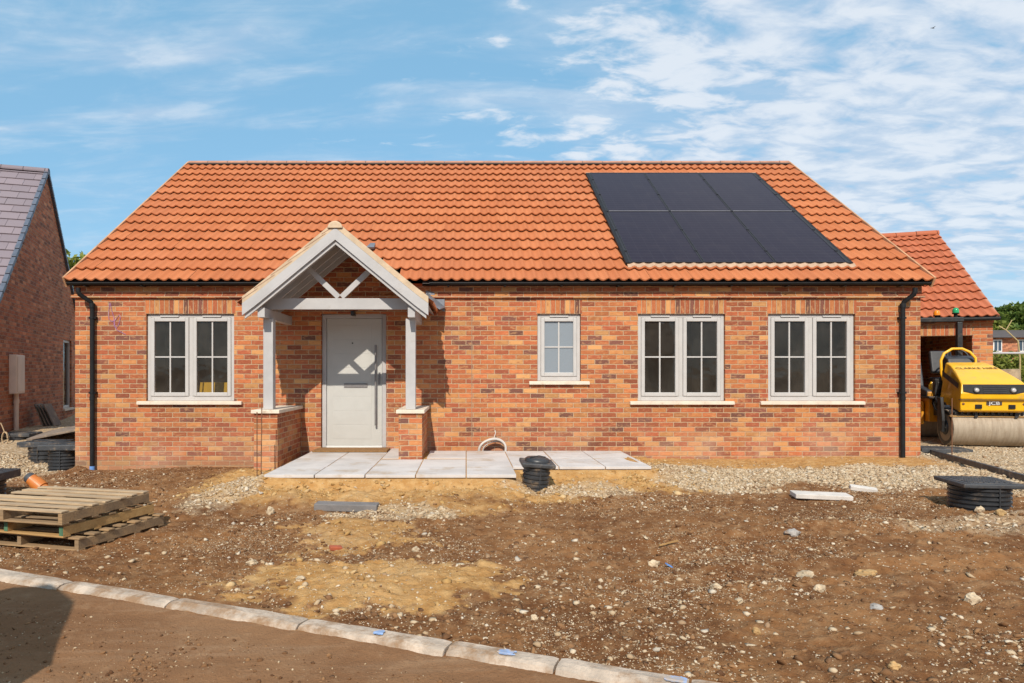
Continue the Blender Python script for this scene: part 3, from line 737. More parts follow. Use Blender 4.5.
def window(w, y, parent, panes, glass, grid=(2, 2), sill=True, world=True):
    x0, x1, z0, z1 = w; x0 += .006; x1 -= .006; z1 -= .006; z0 += .004
    fy0, fy1 = y + .04, y + .11; fw = .052
    mb = MB()
    mb.box(x0, x0 + fw, fy0, fy1, z0, z1); mb.box(x1 - fw, x1, fy0, fy1, z0, z1)
    mb.box(x0 + fw, x1 - fw, fy0, fy1, z1 - fw, z1); mb.box(x0 + fw, x1 - fw, fy0, fy1, z0, z0 + fw + .02)
    n = panes; W = (x1 - x0 - 2 * fw)
    if n == 2: mb.box((x0 + x1) / 2 - .032, (x0 + x1) / 2 + .032, fy0, fy1, z0 + fw + .02, z1 - fw)
    win = mb.build('window', M['frame'], parent, bevel=.006, world=world)
    edges = [(x0 + fw, x1 - fw)] if n == 1 else [(x0 + fw, (x0 + x1) / 2 - .032), ((x0 + x1) / 2 + .032, x1 - fw)]
    gm = MB()
    for a, b in edges:
        a += .003; b -= .003; c = z0 + fw + .023; d = z1 - fw - .003; s = .058
        mb = MB(); cy0, cy1 = fy0 - .014, fy1 - .01
        mb.box(a, a + s, cy0, cy1, c, d); mb.box(b - s, b, cy0, cy1, c, d); mb.box(a + s, b - s, cy0, cy1, d - s, d); mb.box(a + s, b - s, cy0, cy1, c, c + s)
        mb.build('sash', M['frame'], win, bevel=.007, world=world)
        mb = MB(); g = .022
        for k in range(1, grid[0]):
            x = a + s + (b - a - 2 * s) * k / grid[0]; mb.box(x - g / 2, x + g / 2, cy0 + .02, cy1 - .02, c + s, d - s)
        for k in range(1, grid[1]):
            z = c + s + (d - c - 2 * s) * k / grid[1]; mb.box(a + s, b - s, cy0 + .022, cy1 - .022, z - g / 2, z + g / 2)
        mb.build('glazing_bar', M['frame'], win, world=world)
        gm.face([(a + s - .004, cy0 + .035, c + s - .004), (b - s + .004, cy0 + .035, c + s - .004), (b - s + .004, cy0 + .035, d - s + .004), (a + s - .004, cy0 + .035, d - s + .004)])
        mb = MB(); m_ = (a + b) / 2; vw = min(.15, (b - a) * .38)
        mb.box(m_ - vw, m_ + vw, fy0 - .03, fy0 - .001, z1 - .045, z1 - .022); mb.build('trickle_vent', M['frame'], win, bevel=.003, world=world)
    gm.build('glass', glass, win, world=world)
    if sill:
        mb = MB()
        mb.prism([(w[0] - .135, y - .055, z0 - .062), (w[0] - .135, y - .055, z0 - .012), (w[0] - .135, y + .039, z0 - .001), (w[0] - .135, y + .039, z0 - .062)], (w[1] - w[0] + .27, 0, 0))
        mb.build('sill', M['stone'], win, bevel=.006, world=world)
    return win
for i, w in enumerate(wins):
    window(w, WY, bung, 1 if i == 1 else 2, M['frost'] if i == 1 else M['glass'])

# door
mb = MB(); x0, x1, z0, z1 = door[0] + .006, door[1] - .006, -1.19, door[3] - .006
fy0, fy1 = WY + .06, WY + .13; fw = .068
mb.box(x0, x0 + fw, fy0, fy1, z0, z1); mb.box(x1 - fw, x1, fy0, fy1, z0, z1); mb.box(x0 + fw, x1 - fw, fy0, fy1, z1 - fw, z1)
mb.build('door_frame', M['grey_paint'], bung, bevel=.006, world=True)
a, b, c, d = x0 + fw + .004, x1 - fw - .004, z0 + .035, z1 - fw - .004
mb = MB(); mb.box(a, b, fy0 + .018, fy1 - .005, c, d)
gxa, gxb = a + .10, b - .17
dr = mb.build('door', M['door_paint'], bung, bevel=.004, world=True)
mb = MB()
zz = [c + .10 + k * (d - c - .2) / 8 for k in range(9)]
for k in range(8):
    mb.box(gxa, gxb, fy0 + .0155, fy0 + .0178, zz[k] + .003, zz[k + 1] - .003)
mb.build('door_panel', M['door_paint'], dr, bevel=.002, world=True)
mb = MB(); mb.box(a + .28, b - .235, fy0 + .004, fy0 + .0118, -.22, -.15); mb.build('letterbox', M['steel'], dr, bevel=.003, world=True)
mb = MB(); hx = b - .095
mb.tube([(hx, fy0 - .045, -.83), (hx, fy0 - .045, .47)], .016, 14)
for z in (-.7, .34): mb.tube([(hx, fy0 - .045, z), (hx, fy0 + .018, z)], .011, 10)
mb.build('door_handle', M['steel'], dr, world=True)
mb = MB(); mb.box(b - .055, b - .025, fy0 + .008, fy0 + .017, -.17, .03); mb.tube([(b - .04, fy0 - .02, -.07), (b - .04, fy0 + .017, -.07)], .016, 12); mb.build('lock', M['steel'], dr, bevel=.002, world=True)
mb = MB(); mb.tube([((a + b) / 2 - .03, fy0 + .006, .50), ((a + b) / 2 - .03, fy0 + .018, .50)], .012, 12); mb.build('spyhole', M['black_metal'], dr, world=True)
mb = MB(); mb.box(x0 + fw, x1 - fw, fy0 + .0, fy1 + .2, -1.2, z0 + .03); mb.build('threshold', M['white'], bung, bevel=.004, world=True)

# roofs ------------------------------------------------------------
def tiles(P0, U, S, N, width, length, gauge=.395, period=.165, per=2, amp=.018, lift=.054, thick=.020, xmin=0., seed=1, skip=None, K=10, gap=0.0):
    mb = MB(); r = random.Random(seed); tw = period * per
    P0, U, S, N = Vector(P0), Vector(U).normalized(), Vector(S).normalized(), Vector(N).normalized()
    def wave(x):
        if not amp: return 0
        th = 2 * math.pi * x / period
        return amp * math.cos(th + .3 * math.sin(th))
    ci = 0; s = 0.
    while s < length - .05:
        s1 = min(s + gauge + .05, length)
        j = 0; cs = r.uniform(-.004, .004)
        offx = (tw / 2 if (ci % 2 and not amp) else 0)
        x = xmin - offx
        while x < width - .01:
            xa, xb = max(x, xmin), min(x + tw, width)
            if xb > xa + .004 and not (skip and skip(xa, xb, s, s1)):
                ds, dn, sk = r.uniform(-.003, .003) + cs, r.uniform(-.002, .003), r.uniform(-.002, .002)
                n = max(1, int(round((xb - xa) / period * K)))
                rows = [[], [], [], []]
                for k in range(n + 1):
                    xx = xa + (xb - xa - gap) * k / n; w = wave(xx - xmin) + sk * (k / n - .5) + dn
                    rows[0].append(P0 + U * xx + S * (s + ds) + N * (w + lift - thick))
                    rows[1].append(P0 + U * xx + S * (s + ds) + N * (w + lift))
                    rows[2].append(P0 + U * xx + S * (s + ds + .012) + N * (w + lift + .004))
                    rows[3].append(P0 + U * xx + S * s1 + N * (w + lift * .12))
                b = len(mb.v); m = n + 1
                for q_ in rows: mb.v += q_
                for a_ in range(3):
                    for k in range(n):
                        mb.f.append((b + a_ * m + k, b + a_ * m + k + 1, b + (a_ + 1) * m + k + 1, b + (a_ + 1) * m + k))
                        mb.uv += [(j + .5, ci + .5)] * 4; mb.mi.append(0); mb.sm.append(a_ > 0)
            x += tw; j += 1
        s += gauge; ci += 1
    return mb
EY, EZ, RY, RZ = 10.80, 1.462, 15.66, 4.80
S = Vector((0, RY - EY, RZ - EZ)); SL = S.length; S.normalize(); N = Vector((0, -S.z, S.y))
RX0, RX1 = -6.335, 7.38
sx0, sx1, ss0, ss1 = 2.70, 6.25, .086, .856
def porch_gap(xa, xb, s0_, s1_):
    if xa + RX0 > sx0 + .1 and xb + RX0 < sx1 - .1 and s0_ > ss0 * SL + .1 and s1_ < ss1 * SL - .02: return True
    z = EZ + S.z * s0_; return abs((xa + xb) / 2 + RX0 + 1.805) < (1.93 - z) / .75 + .05
mb = tiles((RX0, EY, EZ), (1, 0, 0), S, N, RX1 - RX0, SL, skip=porch_gap)
Sb = Vector((0, -S.y, S.z)); Nb = Vector((0, S.z, S.y))
m2 = tiles((RX1, 2 * RY - EY, EZ), (-1, 0, 0), Sb, Nb, RX1 - RX0, SL, seed=4, K=4)
b = len(mb.v); mb.v += m2.v; mb.f += [tuple(i + b for i in f) for f in m2.f]; mb.uv += m2.uv; mb.mi += m2.mi; mb.sm += m2.sm
roof = mb.build('roof', M['pantile'], bung, world=True)
mb = MB()   # felt and battens below the tiles
mb.face([(RX0 + .005, WY + .31, EZ - .03 + .31 * .68 + .12), (RX1 - .005, WY + .31, EZ - .03 + .31 * .68 + .12), (RX1 - .005, RY, RZ - .05), (RX0 + .005, RY, RZ - .05)])
for xa, xb in ((RX0 + .005, -2.92), (-.69, RX1 - .005)):
    mb.face([(xa, EY + .02, EZ - .03), (xb, EY + .02, EZ - .03), (xb, WY + .35, EZ - .03 + .53 * .68), (xa, WY + .35, EZ - .03 + .53 * .68)])
for (y0, y1) in ((2 * RY - EY - .02, RY),):
    mb.face([(RX0 + .04, y0, EZ - .03), (RX1 - .04, y0, EZ - .03), (RX1 - .04, y1, RZ - .05), (RX0 + .04, y1, RZ - .05)])
mb.build('underlay', M['roof_dark'], roof, world=True)
def ridge(name, x0, x1, y, z, parent, mat, L=.45, r=.115, world=True):
    mb = MB(); x = x0; k = 0
    while x < x1 - .02:
        e = min(x + L - .012, x1)
        dz = random.uniform(-.004, .004)
        ring = lambda xx, rr: [Vector((xx, y + rr * math.cos(a), z + dz + rr * .85 * math.sin(a))) for a in [math.pi * i / 12 - .25 * (1 - 2 * i / 12) for i in range(13)]]
        mb.rings([ring(x, r - .02), ring(x, r), ring(e, r), ring(e, r - .02)], False, 0, False)
        x += L
    o = mb.build(name, mat, parent, world=world)
    mb = MB(); mb.rings([[Vector((xx, y + .1 * math.cos(math.pi * i / 10), z - .02 + .085 * math.sin(math.pi * i / 10))) for i in range(11)] for xx in (x0 + .01, x1 - .01)], True, 0, True)
    return o, mb
_, mbk = ridge('ridge_tile', RX0, RX1, RY, RZ + .005, roof, M['ridge'], r=.092)
mbk.build('ridge_mortar', M['roof_dark'], roof, world=True)
for x in (RX0 - .014, RX1 + .012):
    mb = MB()
    for s_ in (1, -1):
        ye = EY if s_ == 1 else 2 * RY - EY
        mb.beam((x, ye, EZ - .012), (x, RY, RZ - .012), .03, .17, up=(0, -.5, .8))
    mb.build('verge', M['verge'], roof, world=True)
# gutter & downpipes
mb = MB()
for (xa, xb) in ((WX0 - .06, -2.98), (-.58, WX1 + .06)):
    gy, gz_, gr_ = EY + .05, EZ - .008, .042
    out = [(gy + gr_ * math.cos(a), gz_ + gr_ * math.sin(a)) for a in [math.pi + math.pi * i / 10 for i in range(11)]]
    inn = [(gy + (gr_ - .006) * math.cos(a), gz_ + (gr_ - .006) * math.sin(a)) for a in [2 * math.pi - math.pi * i / 10 for i in range(11)]]
    mb.rings([[Vector((xx, y, z)) for y, z in out + inn] for xx in (xa, xb)], True, 0, True)
    k = xa + .3
    while k < xb - .1:
        mb.box(k - .015, k + .015, gy - .02, WY - .03, gz_ - .058, gz_ - .051); k += .9
for xa, xb in ((WX0 - .02, -2.9), (-.7, WX1 + .02)): mb.box(xa, xb, WY - .05, WY - .025, 1.415, 1.47)
mb.build('gutter', M['black_plastic'], bung, world=True)
for xg, xp, zb in ((-6.13, -5.985, -1.52), (7.10, 6.995, -1.34)):
    mb = MB(); yp = WY - .062; r_ = .036
    mb.tube([(xg, EY, 1.36), (xg, EY, 1.30), (xg + (xp - xg) * .1, EY + .01, 1.26), (xp - (xp - xg) * .1, yp - .01, 1.15), (xp, yp, 1.10), (xp, yp, zb)], r_, 14)
    mb.tube([(xp, yp, 1.13), (xp, yp, 1.06)], r_ + .008, 14); mb.tube([(xp, yp, -.42), (xp, yp, -.36)], r_ + .006, 14)
    dp = mb.build('downpipe', M['black_plastic'], bung, world=True)
    for z in (.9, -.3):
        mb = MB(); mb.box(xp - .055, xp + .055, yp - .01, WY + .001, z - .015, z + .015); mb.tube([(xp, yp, z - .015), (xp, yp, z + .015)], r_ + .006, 14); mb.build('pipe_clip', M['black_plastic'], dp, world=True)
    if xp < 0:
        mb = MB(); mb.tube([(xp, yp, zb - .02), (xp, yp, zb + .045)], r_ + .004, 14); mb.build('pipe_cap', M['blue'], dp, world=True)
# purple scribble near the left downpipe
mb = MB()
def scrib(pts): mb.tube([at(100 + a * .0586, 300 + b_ * .0586, WY - .004) for a, b_ in pts], .006, 5)
scrib([(170, 50), (150, 180), (150, 320), (200, 370), (260, 350), (330, 250), (350, 300), (320, 420), (280, 480), (250, 430), (245, 330)])
scrib([(175, 50), (200, 180), (240, 300), (240, 440), (300, 520), (440, 590)])
mb.build('marker_scribble', M['chalk'], bung, world=True)

# solar panels -----------------------------------------------------
def roofpt(x, s, n): return Vector((x, EY, EZ)) + S * (s * SL) + N * n
sx0, sx1, ss0, ss1 = 2.70, 6.25, .086, .856
solar_off = .092
for r_ in range(2):
    for c_ in range(3):
        xa = sx0 + (sx1 - sx0) * c_ / 3 + .012; xb = sx0 + (sx1 - sx0) * (c_ + 1) / 3 - .012
        sa_ = ss0 + (ss1 - ss0) * r_ / 2 + .0016; sb = ss0 + (ss1 - ss0) * (r_ + 1) / 2 - .0016
        mb = MB(); h = solar_off
        P = [roofpt(xa, sa_, h), roofpt(xb, sa_, h), roofpt(xb, sb, h), roofpt(xa, sb, h)]
        mb.face(P, [(0, 0), (1, 0), (1, 1), (0, 1)])
        pn = mb.build('solar_panel', M['solar'], bung, world=True)
        mb = MB(); e = .014; es = .014 / SL
        for (x0_, x1_, s0_, s1_) in ((xa - .002, xa + e, sa_, sb), (xb - e, xb + .002, sa_, sb), (xa, xb, sa_ - .0002, sa_ + es), (xa, xb, sb - es, sb + .0002)):
            q_ = [roofpt(x0_, s0_, h + .004), roofpt(x1_, s0_, h + .004), roofpt(x1_, s1_, h + .004), roofpt(x0_, s1_, h + .004)]
            mb.prism(q_, -N * .04)
        mb.build('panel_frame', M['panel_frame'], pn, world=True)
mb = MB()
for c_ in range(4):   # rails and clamps between the columns
    x = sx0 + (sx1 - sx0) * c_ / 3
    mb.prism([roofpt(x - .03, ss0, .090), roofpt(x + .03, ss0, .090), roofpt(x + .03, ss1, .090), roofpt(x - .03, ss1, .090)], -N * .05)
    for k in range(5):
        s_ = ss0 + (ss1 - ss0) * (k + .5) / 5
        mb.prism([roofpt(x - .02, s_ - .003, .104), roofpt(x + .02, s_ - .003, .104), roofpt(x + .02, s_ + .003, .104), roofpt(x - .02, s_ + .003, .104)], -N * .02)
mb.build('panel_rail', M['panel_frame'], bung, world=True)
mb = MB()
mm = (ss0 + ss1) / 2
mb.prism([roofpt(sx0 + .03, mm - .0014, .098), roofpt(sx1 - .03, mm - .0014, .098), roofpt(sx1 - .03, mm + .0014, .098), roofpt(sx0 + .03, mm + .0014, .098)], -N * .02)
mb.build('panel_joint', plain('panel_joint_grey', (.22, .21, .22), .5), bung, world=True)
# pale flashing tray round the array; its lower edge is dressed over the tile rolls
mb = MB(); n_ = 190; tz = []
for k in range(n_ + 1):
    x = sx0 - .06 + (sx1 - sx0 + .16) * k / n_; th = 2 * math.pi * (x - RX0) / .165; w = .018 * math.cos(th + .3 * math.sin(th))
    tz.append((roofpt(x, ss0 - .014, .060 + w), roofpt(x, ss0 + .001, .076 + w * .6)))
for k in range(n_): mb.face([tz[k][0], tz[k + 1][0], tz[k + 1][1], tz[k][1]], smooth=True)
mb.build('panel_flashing', M['flash'], bung, world=True); mb = MB()
mb.prism([roofpt(sx0 - .08, ss1, .06), roofpt(sx1 + .1, ss1, .06), roofpt(sx1 + .1, ss1 + .012, .06), roofpt(sx0 - .08, ss1 + .012, .06)], N * .012)
mb.build('panel_flashing', M['flash'], bung, world=True)
for x0_, x1_ in ((sx0 - .085, sx0 - .02), (sx1 + .02, sx1 + .085)):
    mb = MB(); mb.prism([roofpt(x0_, ss0, .088), roofpt(x1_, ss0, .088), roofpt(x1_, ss1, .088), roofpt(x0_, ss1, .088)], -N * .05)
    mb.build('panel_edge_tray', M['black_plastic'], bung, world=True)

# ------------------------------------------------------------------ porch
PX = -1.805; PYF = 9.42
porch_root = MB()
AP, AZ = 1.97, None
porch_root.box(PX - 1.12, PX + 1.12, 9.778, 9.822, .925, 1.085)
for sx_ in (-1, 1): porch_root.box(PX + sx_ * 1.045 - .05, PX + sx_ * 1.045 + .05, 9.50, WY, .79, .923)
porch = porch_root.build('porch', M['grey_paint'], bung, bevel=.004, world=True)
for sx_ in (-1, 1):
    mb = MB(); mb.box(PX + sx_ * 1.015 - .07, PX + sx_ * 1.015 + .07, 9.73, 9.87, -.505, .789)
    mb.build('post', M['grey_paint'], porch, bevel=.006, world=True)
    mb = MB(); mb.beam((PX + sx_ * .02, 9.80, 1.10), (PX + sx_ * .44, 9.80, 1.50), .078, .04, up=(0, 1, 0)); mb.build('brace', M['grey_paint'], porch, bevel=.003, world=True)
    xo, xi = PX + sx_ * 1.185, PX + sx_ * .855
    mb = MB(); mb.box(min(xo, xi), max(xo, xi), 9.63, WY + .005, -1.6, -.557); mb.build('pier', M['brick'], porch, world=True)
    mb = MB(); mb.box(min(xo, xi) - .035, max(xo, xi) + .035, 9.595, WY - .003, -.556, -.506); mb.build('coping', M['stone'], porch, bevel=.006, world=True)
# barge boards with a bell-cast foot
def roofline(off):   # outer edge of the slope, offset down vertically
    return [(0, 2.02 - off), (.95, 1.235 - off), (1.12, 1.098 - off), (1.285, .975 - off)]
def board(off, dep, y0, y1, sx_, trim=0.):
    top = roofline(off); bot = roofline(off + dep)
    top = top[:-1] + [(top[-1][0] - trim, top[-1][1] + trim * .55)]; bot = bot[:-1] + [(bot[-1][0] - trim, bot[-1][1] + trim * .55)]
    mb = MB()
    for (a, b_, c, d) in zip(top, top[1:], bot, bot[1:]):
        q_ = [(PX + sx_ * a[0], y0, a[1]), (PX + sx_ * b_[0], y0, b_[1]), (PX + sx_ * d[0], y0, d[1]), (PX + sx_ * c[0], y0, c[1])]
        if sx_ < 0: q_ = q_[::-1]
        mb.prism(q_, (0, y1 - y0, 0))
    return mb
for sx_ in (-1, 1):
    board(0, .165, PYF, PYF + .032, sx_).build('barge_board', M['grey_paint'], porch, world=True)
    board(.162, .062, PYF + .034, PYF + .07, sx_, .03).build('barge_fillet', M['grey_paint'], porch, world=True)
    # soffit boarding and rafters
    mb = MB(); y_ = PYF + .072
    tp = roofline(.015); 
    for a, b_ in zip(tp, tp[1:]):
        q_ = [(PX + sx_ * a[0], y_, a[1]), (PX + sx_ * b_[0], y_, b_[1]), (PX + sx_ * b_[0], y_, b_[1] - .02), (PX + sx_ * a[0], y_, a[1] - .02)]
        if sx_ < 0: q_ = q_[::-1]
        mb.prism(q_, (0, 1.9, 0))
    for yr in (10.12, 10.44, 10.76):
        a, b_ = (0.02, 1.985), (1.16, 1.045)
        mb.beam((PX + sx_ * a[0], yr, a[1] - .055), (PX + sx_ * b_[0], yr, b_[1] - .055), .045, .09, up=(0, 0, 1))
    mb.build('soffit', M['grey_paint'], porch, world=True)
    # mortar bedding
    board(-.098, .095, PYF + .006, PYF + .08, sx_).build('verge_mortar', M['cream'], porch, world=True)
    # pantiles on the slope
    a, b_ = (1.40, 1.075), (0.0, 2.075)
    U_ = Vector((0, 1, 0)); S_ = Vector((-sx_ * 1.335, 0, 1.085)); Nn = Vector((sx_ * 1.085, 0, 1.335))
    p0 = (PX + sx_ * 1.335, PYF + .025, .962)
    if sx_ > 0: mbt = tiles(p0, U_, S_, Nn, 2.35, S_.length + .02, gauge=.30, lift=.03, thick=.016, amp=.016, seed=9, K=6)
    else: mbt = tiles((p0[0], PYF + 2.35, p0[2]), -U_, S_, Nn, 2.35, S_.length + .02, gauge=.30, lift=.03, thick=.016, amp=.016, seed=10, K=6)
    mbt.build('porch_tiles', M['pantile'], porch, world=True)
mb = MB()
y = PYF - .01
for k in range(6):
    ring = lambda yy, rr: [Vector((PX + rr * math.cos(a), yy, 2.015 + rr * .9 * math.sin(a))) for a in [math.pi * i / 12 for i in range(13)]]
    mb.rings([ring(y, .06), ring(y, .105), ring(y + .40, .105), ring(y + .40, .06)], False, 0, True); y += .41
mb.build('porch_ridge', M['ridge'], porch, world=True)
mb = MB(); mb.rings([[Vector((PX + rr * math.cos(a), yy, 2.015 + rr * .95 * math.sin(a))) for a in [math.pi * i / 12 for i in range(13)]] for yy, rr in ((PYF - .02, .085), (PYF - .014, .10), (PYF + .05, .10))], True, 0, False)
mb.build('ridge_mortar', M['cream'], porch, world=True)
# lead where the small roof meets the wall and the big roof
mb = MB()
mb.prism([(PX + 1.14, 10.60, 1.16), (PX + 1.40, 10.60, 1.0), (PX + 1.47, 10.97, 1.06), (PX + 1.18, 10.97, 1.30)], (0.006, 0, .012))
mb.build('lead_flashing', M['lead'], porch, world=True)
mb = MB(); mb.prism([(PX + 1.16, WY - .03, 1.34), (PX + 1.30, WY - .03, 1.30), (PX + 1.30, WY - .03, 1.20), (PX + 1.46, WY - .03, 1.20), (PX + 1.46, WY - .03, 1.0), (PX + 1.16, WY - .03, 1.15)], (0, .012, 0)); mb.build('lead_flashing', M['lead'], porch, world=True)
mb = MB(); mb.prism([(PX + .10, 11.66, 2.13), (PX + .24, 11.66, 2.13), (PX + .24, 11.80, 2.23), (PX + .16, 11.80, 2.23)], (0, -.03, .03)); mb.build('lead_flashing', M['lead'], porch, world=True)
mb = MB(); mb.prism([(PX - 1.02, WY - .035, 1.16), (PX + 1.02, WY - .035, 1.16), (PX, WY - .035, 1.925)], (0, .03, 0)); mb.build('gable_wall', M['brick'], porch, world=True)
mb = MB(); mb.box(PX - .02, PX + .03, 10.8, WY, .93, 1.0); mb.build('lamp_bracket', M['black_metal'], porch, world=True)

# ------------------------------------------------------------------ paving
rows = [(8.12, 8.838, 0, 5, 'front row'), (8.85, 9.738, 0, 8, 'middle row'), (9.75, 10.66, 0, 8, 'row nearest the wall')]
ords = ['first', 'second', 'third', 'fourth', 'fifth', 'sixth', 'seventh', 'eighth']
for (ya, yb, c0, c1, rn) in rows:
    for c_ in range(c0, c1):
        xa, xb = -2.40 + .602 * c_, -2.40 + .602 * c_ + .590
        if rn == 'row nearest the wall':
            if c_ == 2: xb = -.955
            if c_ == 3: xa = -.56
            if c_ < 3: yb_ = 10.99
            else: yb_ = yb
        elif rn == 'middle row' and c_ in (2, 3):
            yb_ = min(yb, 9.615)
        else: yb_ = yb
        o_ = MB()
        dz = random.uniform(-.003, .003)
        o_.box(xa, xb, ya + random.uniform(-.004, .004), yb_, -1.236, -1.2 + dz)
        o = o_.build('paving_slab', M['slab'], bevel=.005)
        o.rotation_euler = (0, 0, 0)
        tag(o, f'pale concrete paving slab, {ords[c_]} from the left in the {rn} of the path', 'paving slab', 'paving slabs of the front path')
def centre(o):
    """put the origin of a world-authored mesh at its base centre"""
    c = np.array([v.co[:] for v in o.data.vertices]); m_ = Vector(((c[:, 0].min() + c[:, 0].max()) / 2, (c[:, 1].min() + c[:, 1].max()) / 2, c[:, 2].min()))
    o.data.transform(Matrix.Translation(-m_)); o.location = o.location + m_; return o
for o in [o for o in COL.objects if o.name.startswith('paving_slab')]: centre(o)
mb = MB(); mb.box(-2.36, -1.21, 10.46, 10.93, -1.197, -1.175)
o = centre(mb.build('doormat', M['mat'], bevel=.006)); tag(o, 'brown coir mat on the slabs in front of the grey door', 'doormat')

# ------------------------------------------------------------------ small things on the plot
def chamber(name, loc, rz, rad, h, cover, label, group='plastic drainage inspection chambers', tilt=(0, 0), ribs=5, pattern=True):
    o = empty(name, loc, rz, label, 'inspection chamber', group)
    o.rotation_euler = (tilt[0], tilt[1], rz)
    mb = MB(); prof = [(-.25, rad * .93)]
    for k in range(ribs):
        z0 = h * k / ribs; z1 = h * (k + 1) / ribs; dz = (z1 - z0)
        prof += [(z0 + dz * .1, rad * .93), (z0 + dz * .25, rad), (z0 + dz * .7, rad), (z0 + dz * .85, rad * .93)]
    prof.append((h, rad * .93))
    mb.lathe((0, 0, 0), (0, 0, 1), prof, 48, 0, False); rz_ = mb.build('riser', M['riser'], o)
    mb = MB(); mb.box(.12 * rad, .12 * rad + .012, -rad - .004, -rad * .9, 0, h); mb.build('riser_seam', M['riser'], rz_)
    w, d, t = cover
    mb = MB(); mb.box(-w / 2, w / 2, -d / 2, d / 2, h, h + t); cv = mb.build('cover', M['cover'], o, bevel=.012)
    if pattern:
        mb = MB()
        mb.box(-w / 2 + .03, w / 2 - .03, -d / 2 + .03, d / 2 - .03, h + t - .002, h + t + .004)
        n_ = 9
        for i in range(n_):
            for j in range(n_):
                x = -w / 2 + .07 + (w - .14) * (i + .5) / n_; y = -d / 2 + .07 + (d - .14) * (j + .5) / n_
                mb.box(x - .018, x + .018, y - .018, y + .018, h + t + .004, h + t + .0095)
        mb.build('tread_plate', M['cover'], cv)
    return o
chamber('inspection_chamber', (5.22, 6.95, -1.39), R(-8), .27, .265, (.575, .57, .045), 'large black ribbed inspection chamber with square cover right of the bungalow', ribs=6)
chamber('inspection_chamber', (-6.68, 11.42, -1.62), R(2), .27, .37, (.62, .60, .09), 'black ribbed inspection chamber half hidden by the left corner of the bungalow', ribs=7)
chamber('inspection_chamber', (-8.75, 13.4, -1.42), R(6), .27, .20, (.60, .52, .07), 'black drain cover farthest back beside the dark brick house', ribs=3)
chamber('inspection_chamber', (-7.35, 11.95, -1.48), R(-4), .27, .22, (.66, .56, .09), 'muddy brown topped drain cover between the two houses', ribs=3)
chamber('inspection_chamber', (-5.85, 8.25, -1.50), R(3), .25, .22, (.58, .60, .10), 'black inspection chamber at the left edge carrying a timber offcut', ribs=4)
o = chamber('drain_riser', (.83, 8.26, -1.46), R(2), .165, .36, (.40, .36, .05), 'black ribbed drain riser standing between sand bank and path', group='', ribs=7, pattern=False, tilt=(R(4), R(4)))
o['category'] = 'drain'
mb = MB(); mb.lathe((0, 0, .408), (0, 0, 1), [(0, .15), (.03, .15), (.045, .13), (.05, .06)], 32); mb.tube([(-.1, -.06, .46), (.02, .05, .47), (.1, .02, .465)], .006, 6); mb.build('drain_cap', M['riser'], o)
mb = MB(); mb.box(-.19, .12, -.14, .02, 0, .06, Matrix.Rotation(R(4), 4, 'Z')); o = mb.build('timber_offcut', M['wood_pale'], bevel=.004); o.location = (-5.86, 8.2, -1.169); tag(o, 'pale timber offcut lying on the chamber at the left edge', 'timber')

mb = MB(); mb.box(-.325, .325, -.09, .09, 0, .075); o = mb.build('concrete_block', M['block'], bevel=.01, seg=2); o.location = (-1.235, 7.08, gz(-1.235, 7.08) - .012); o.rotation_euler = (0, R(1), R(-2)); tag(o, 'dark grey concrete block lying at the foot of the sand bank', 'block')
M['edging'] = plain('pale_edging', (.58, .53, .48), .85, .1, 6, .003, 80, dirt=(.4, .28, .17), dirt_amt=.3)
mb = MB(); mb.box(-.30, .30, -.10, .10, 0, .05); o = mb.build('edging_slab', M['edging'], bevel=.006); o.location = (3.95, 7.6, gz(3.95, 7.6) + .0); o.rotation_euler = (R(3), R(1.5), R(-7)); tag(o, 'long pale concrete edging strip lying on the earth below the right window', 'edging', 'loose edging strips on the earth')
mb = MB(); mb.box(-.14, .14, -.05, .05, 0, .05); o = mb.build('edging_slab', M['edging'], bevel=.006); o.location = (4.65, 8.0, gz(4.65, 8.0) + .0); o.rotation_euler = (R(8), R(6), R(-20)); tag(o, 'short pale edging offcut right of the long pale strip', 'edging', 'loose edging strips on the earth')
# thin sticks and scraps
def on_ground(px, py):
    Y = 6.0
    for _ in range(25):
        X = (px - CX) / F * Y; Y = F * -gz(X, Y) / (py - CY)
    return X, Y, gz(X, Y)
x, y, z = on_ground(667, 545); mb = MB(); mb.beam((-.09, -.04, .012), (.09, .05, .03), .014, .01); o = mb.build('wood_splinter', M['wood_new']); o.location = (x, y, z + .008); tag(o, 'thin pale wood splinter on the earth right of centre', 'stick')
x, y, z = on_ground(670, 568); mb = MB(); mb.box(-.035, .035, -.02, .02, 0, .008, Matrix.Rotation(.5, 4, 'Y')); o = mb.build('plastic_scrap', M['blue']); o.location = (x, y, z + .012); tag(o, 'small blue plastic scrap on the earth below the splinter', 'scrap')
x, y, z = on_ground(335, 550); mb = MB(); mb.box(-.05, .05, -.03, .03, 0, .03); o = mb.build('brick_fragment', plain('red_fragment', (.33, .08, .035), .9, .2, 10), bevel=.006); o.location = (x, y, z - .004); o.rotation_euler = (.1, .1, .4); tag(o, 'broken red brick fragment on the earth above the sand patch', 'brick')
# rusty pins
for (px, py, top, Y, lab, lean) in ((261, 470, 402, 9.15, 'taller rusty steel pin in front of the left porch pier', .012), (257, 474, 412, 9.05, 'shorter rusty steel pin beside the left porch pier', .0), (952, 458, 398, 10.3, 'rusty steel pin standing in front of the yellow roller', .0)):
    X = (px - CX) / F * Y; g = gz(X, Y); h = (CY - top) / F * Y - g
    mb = MB(); mb.tube([(0, 0, -.15), (lean, 0, h)], .007, 8); o = mb.build('steel_pin', M['rust']); o.location = (X, Y, g); tag(o, lab, 'steel pin', 'rusty steel pins in the ground')
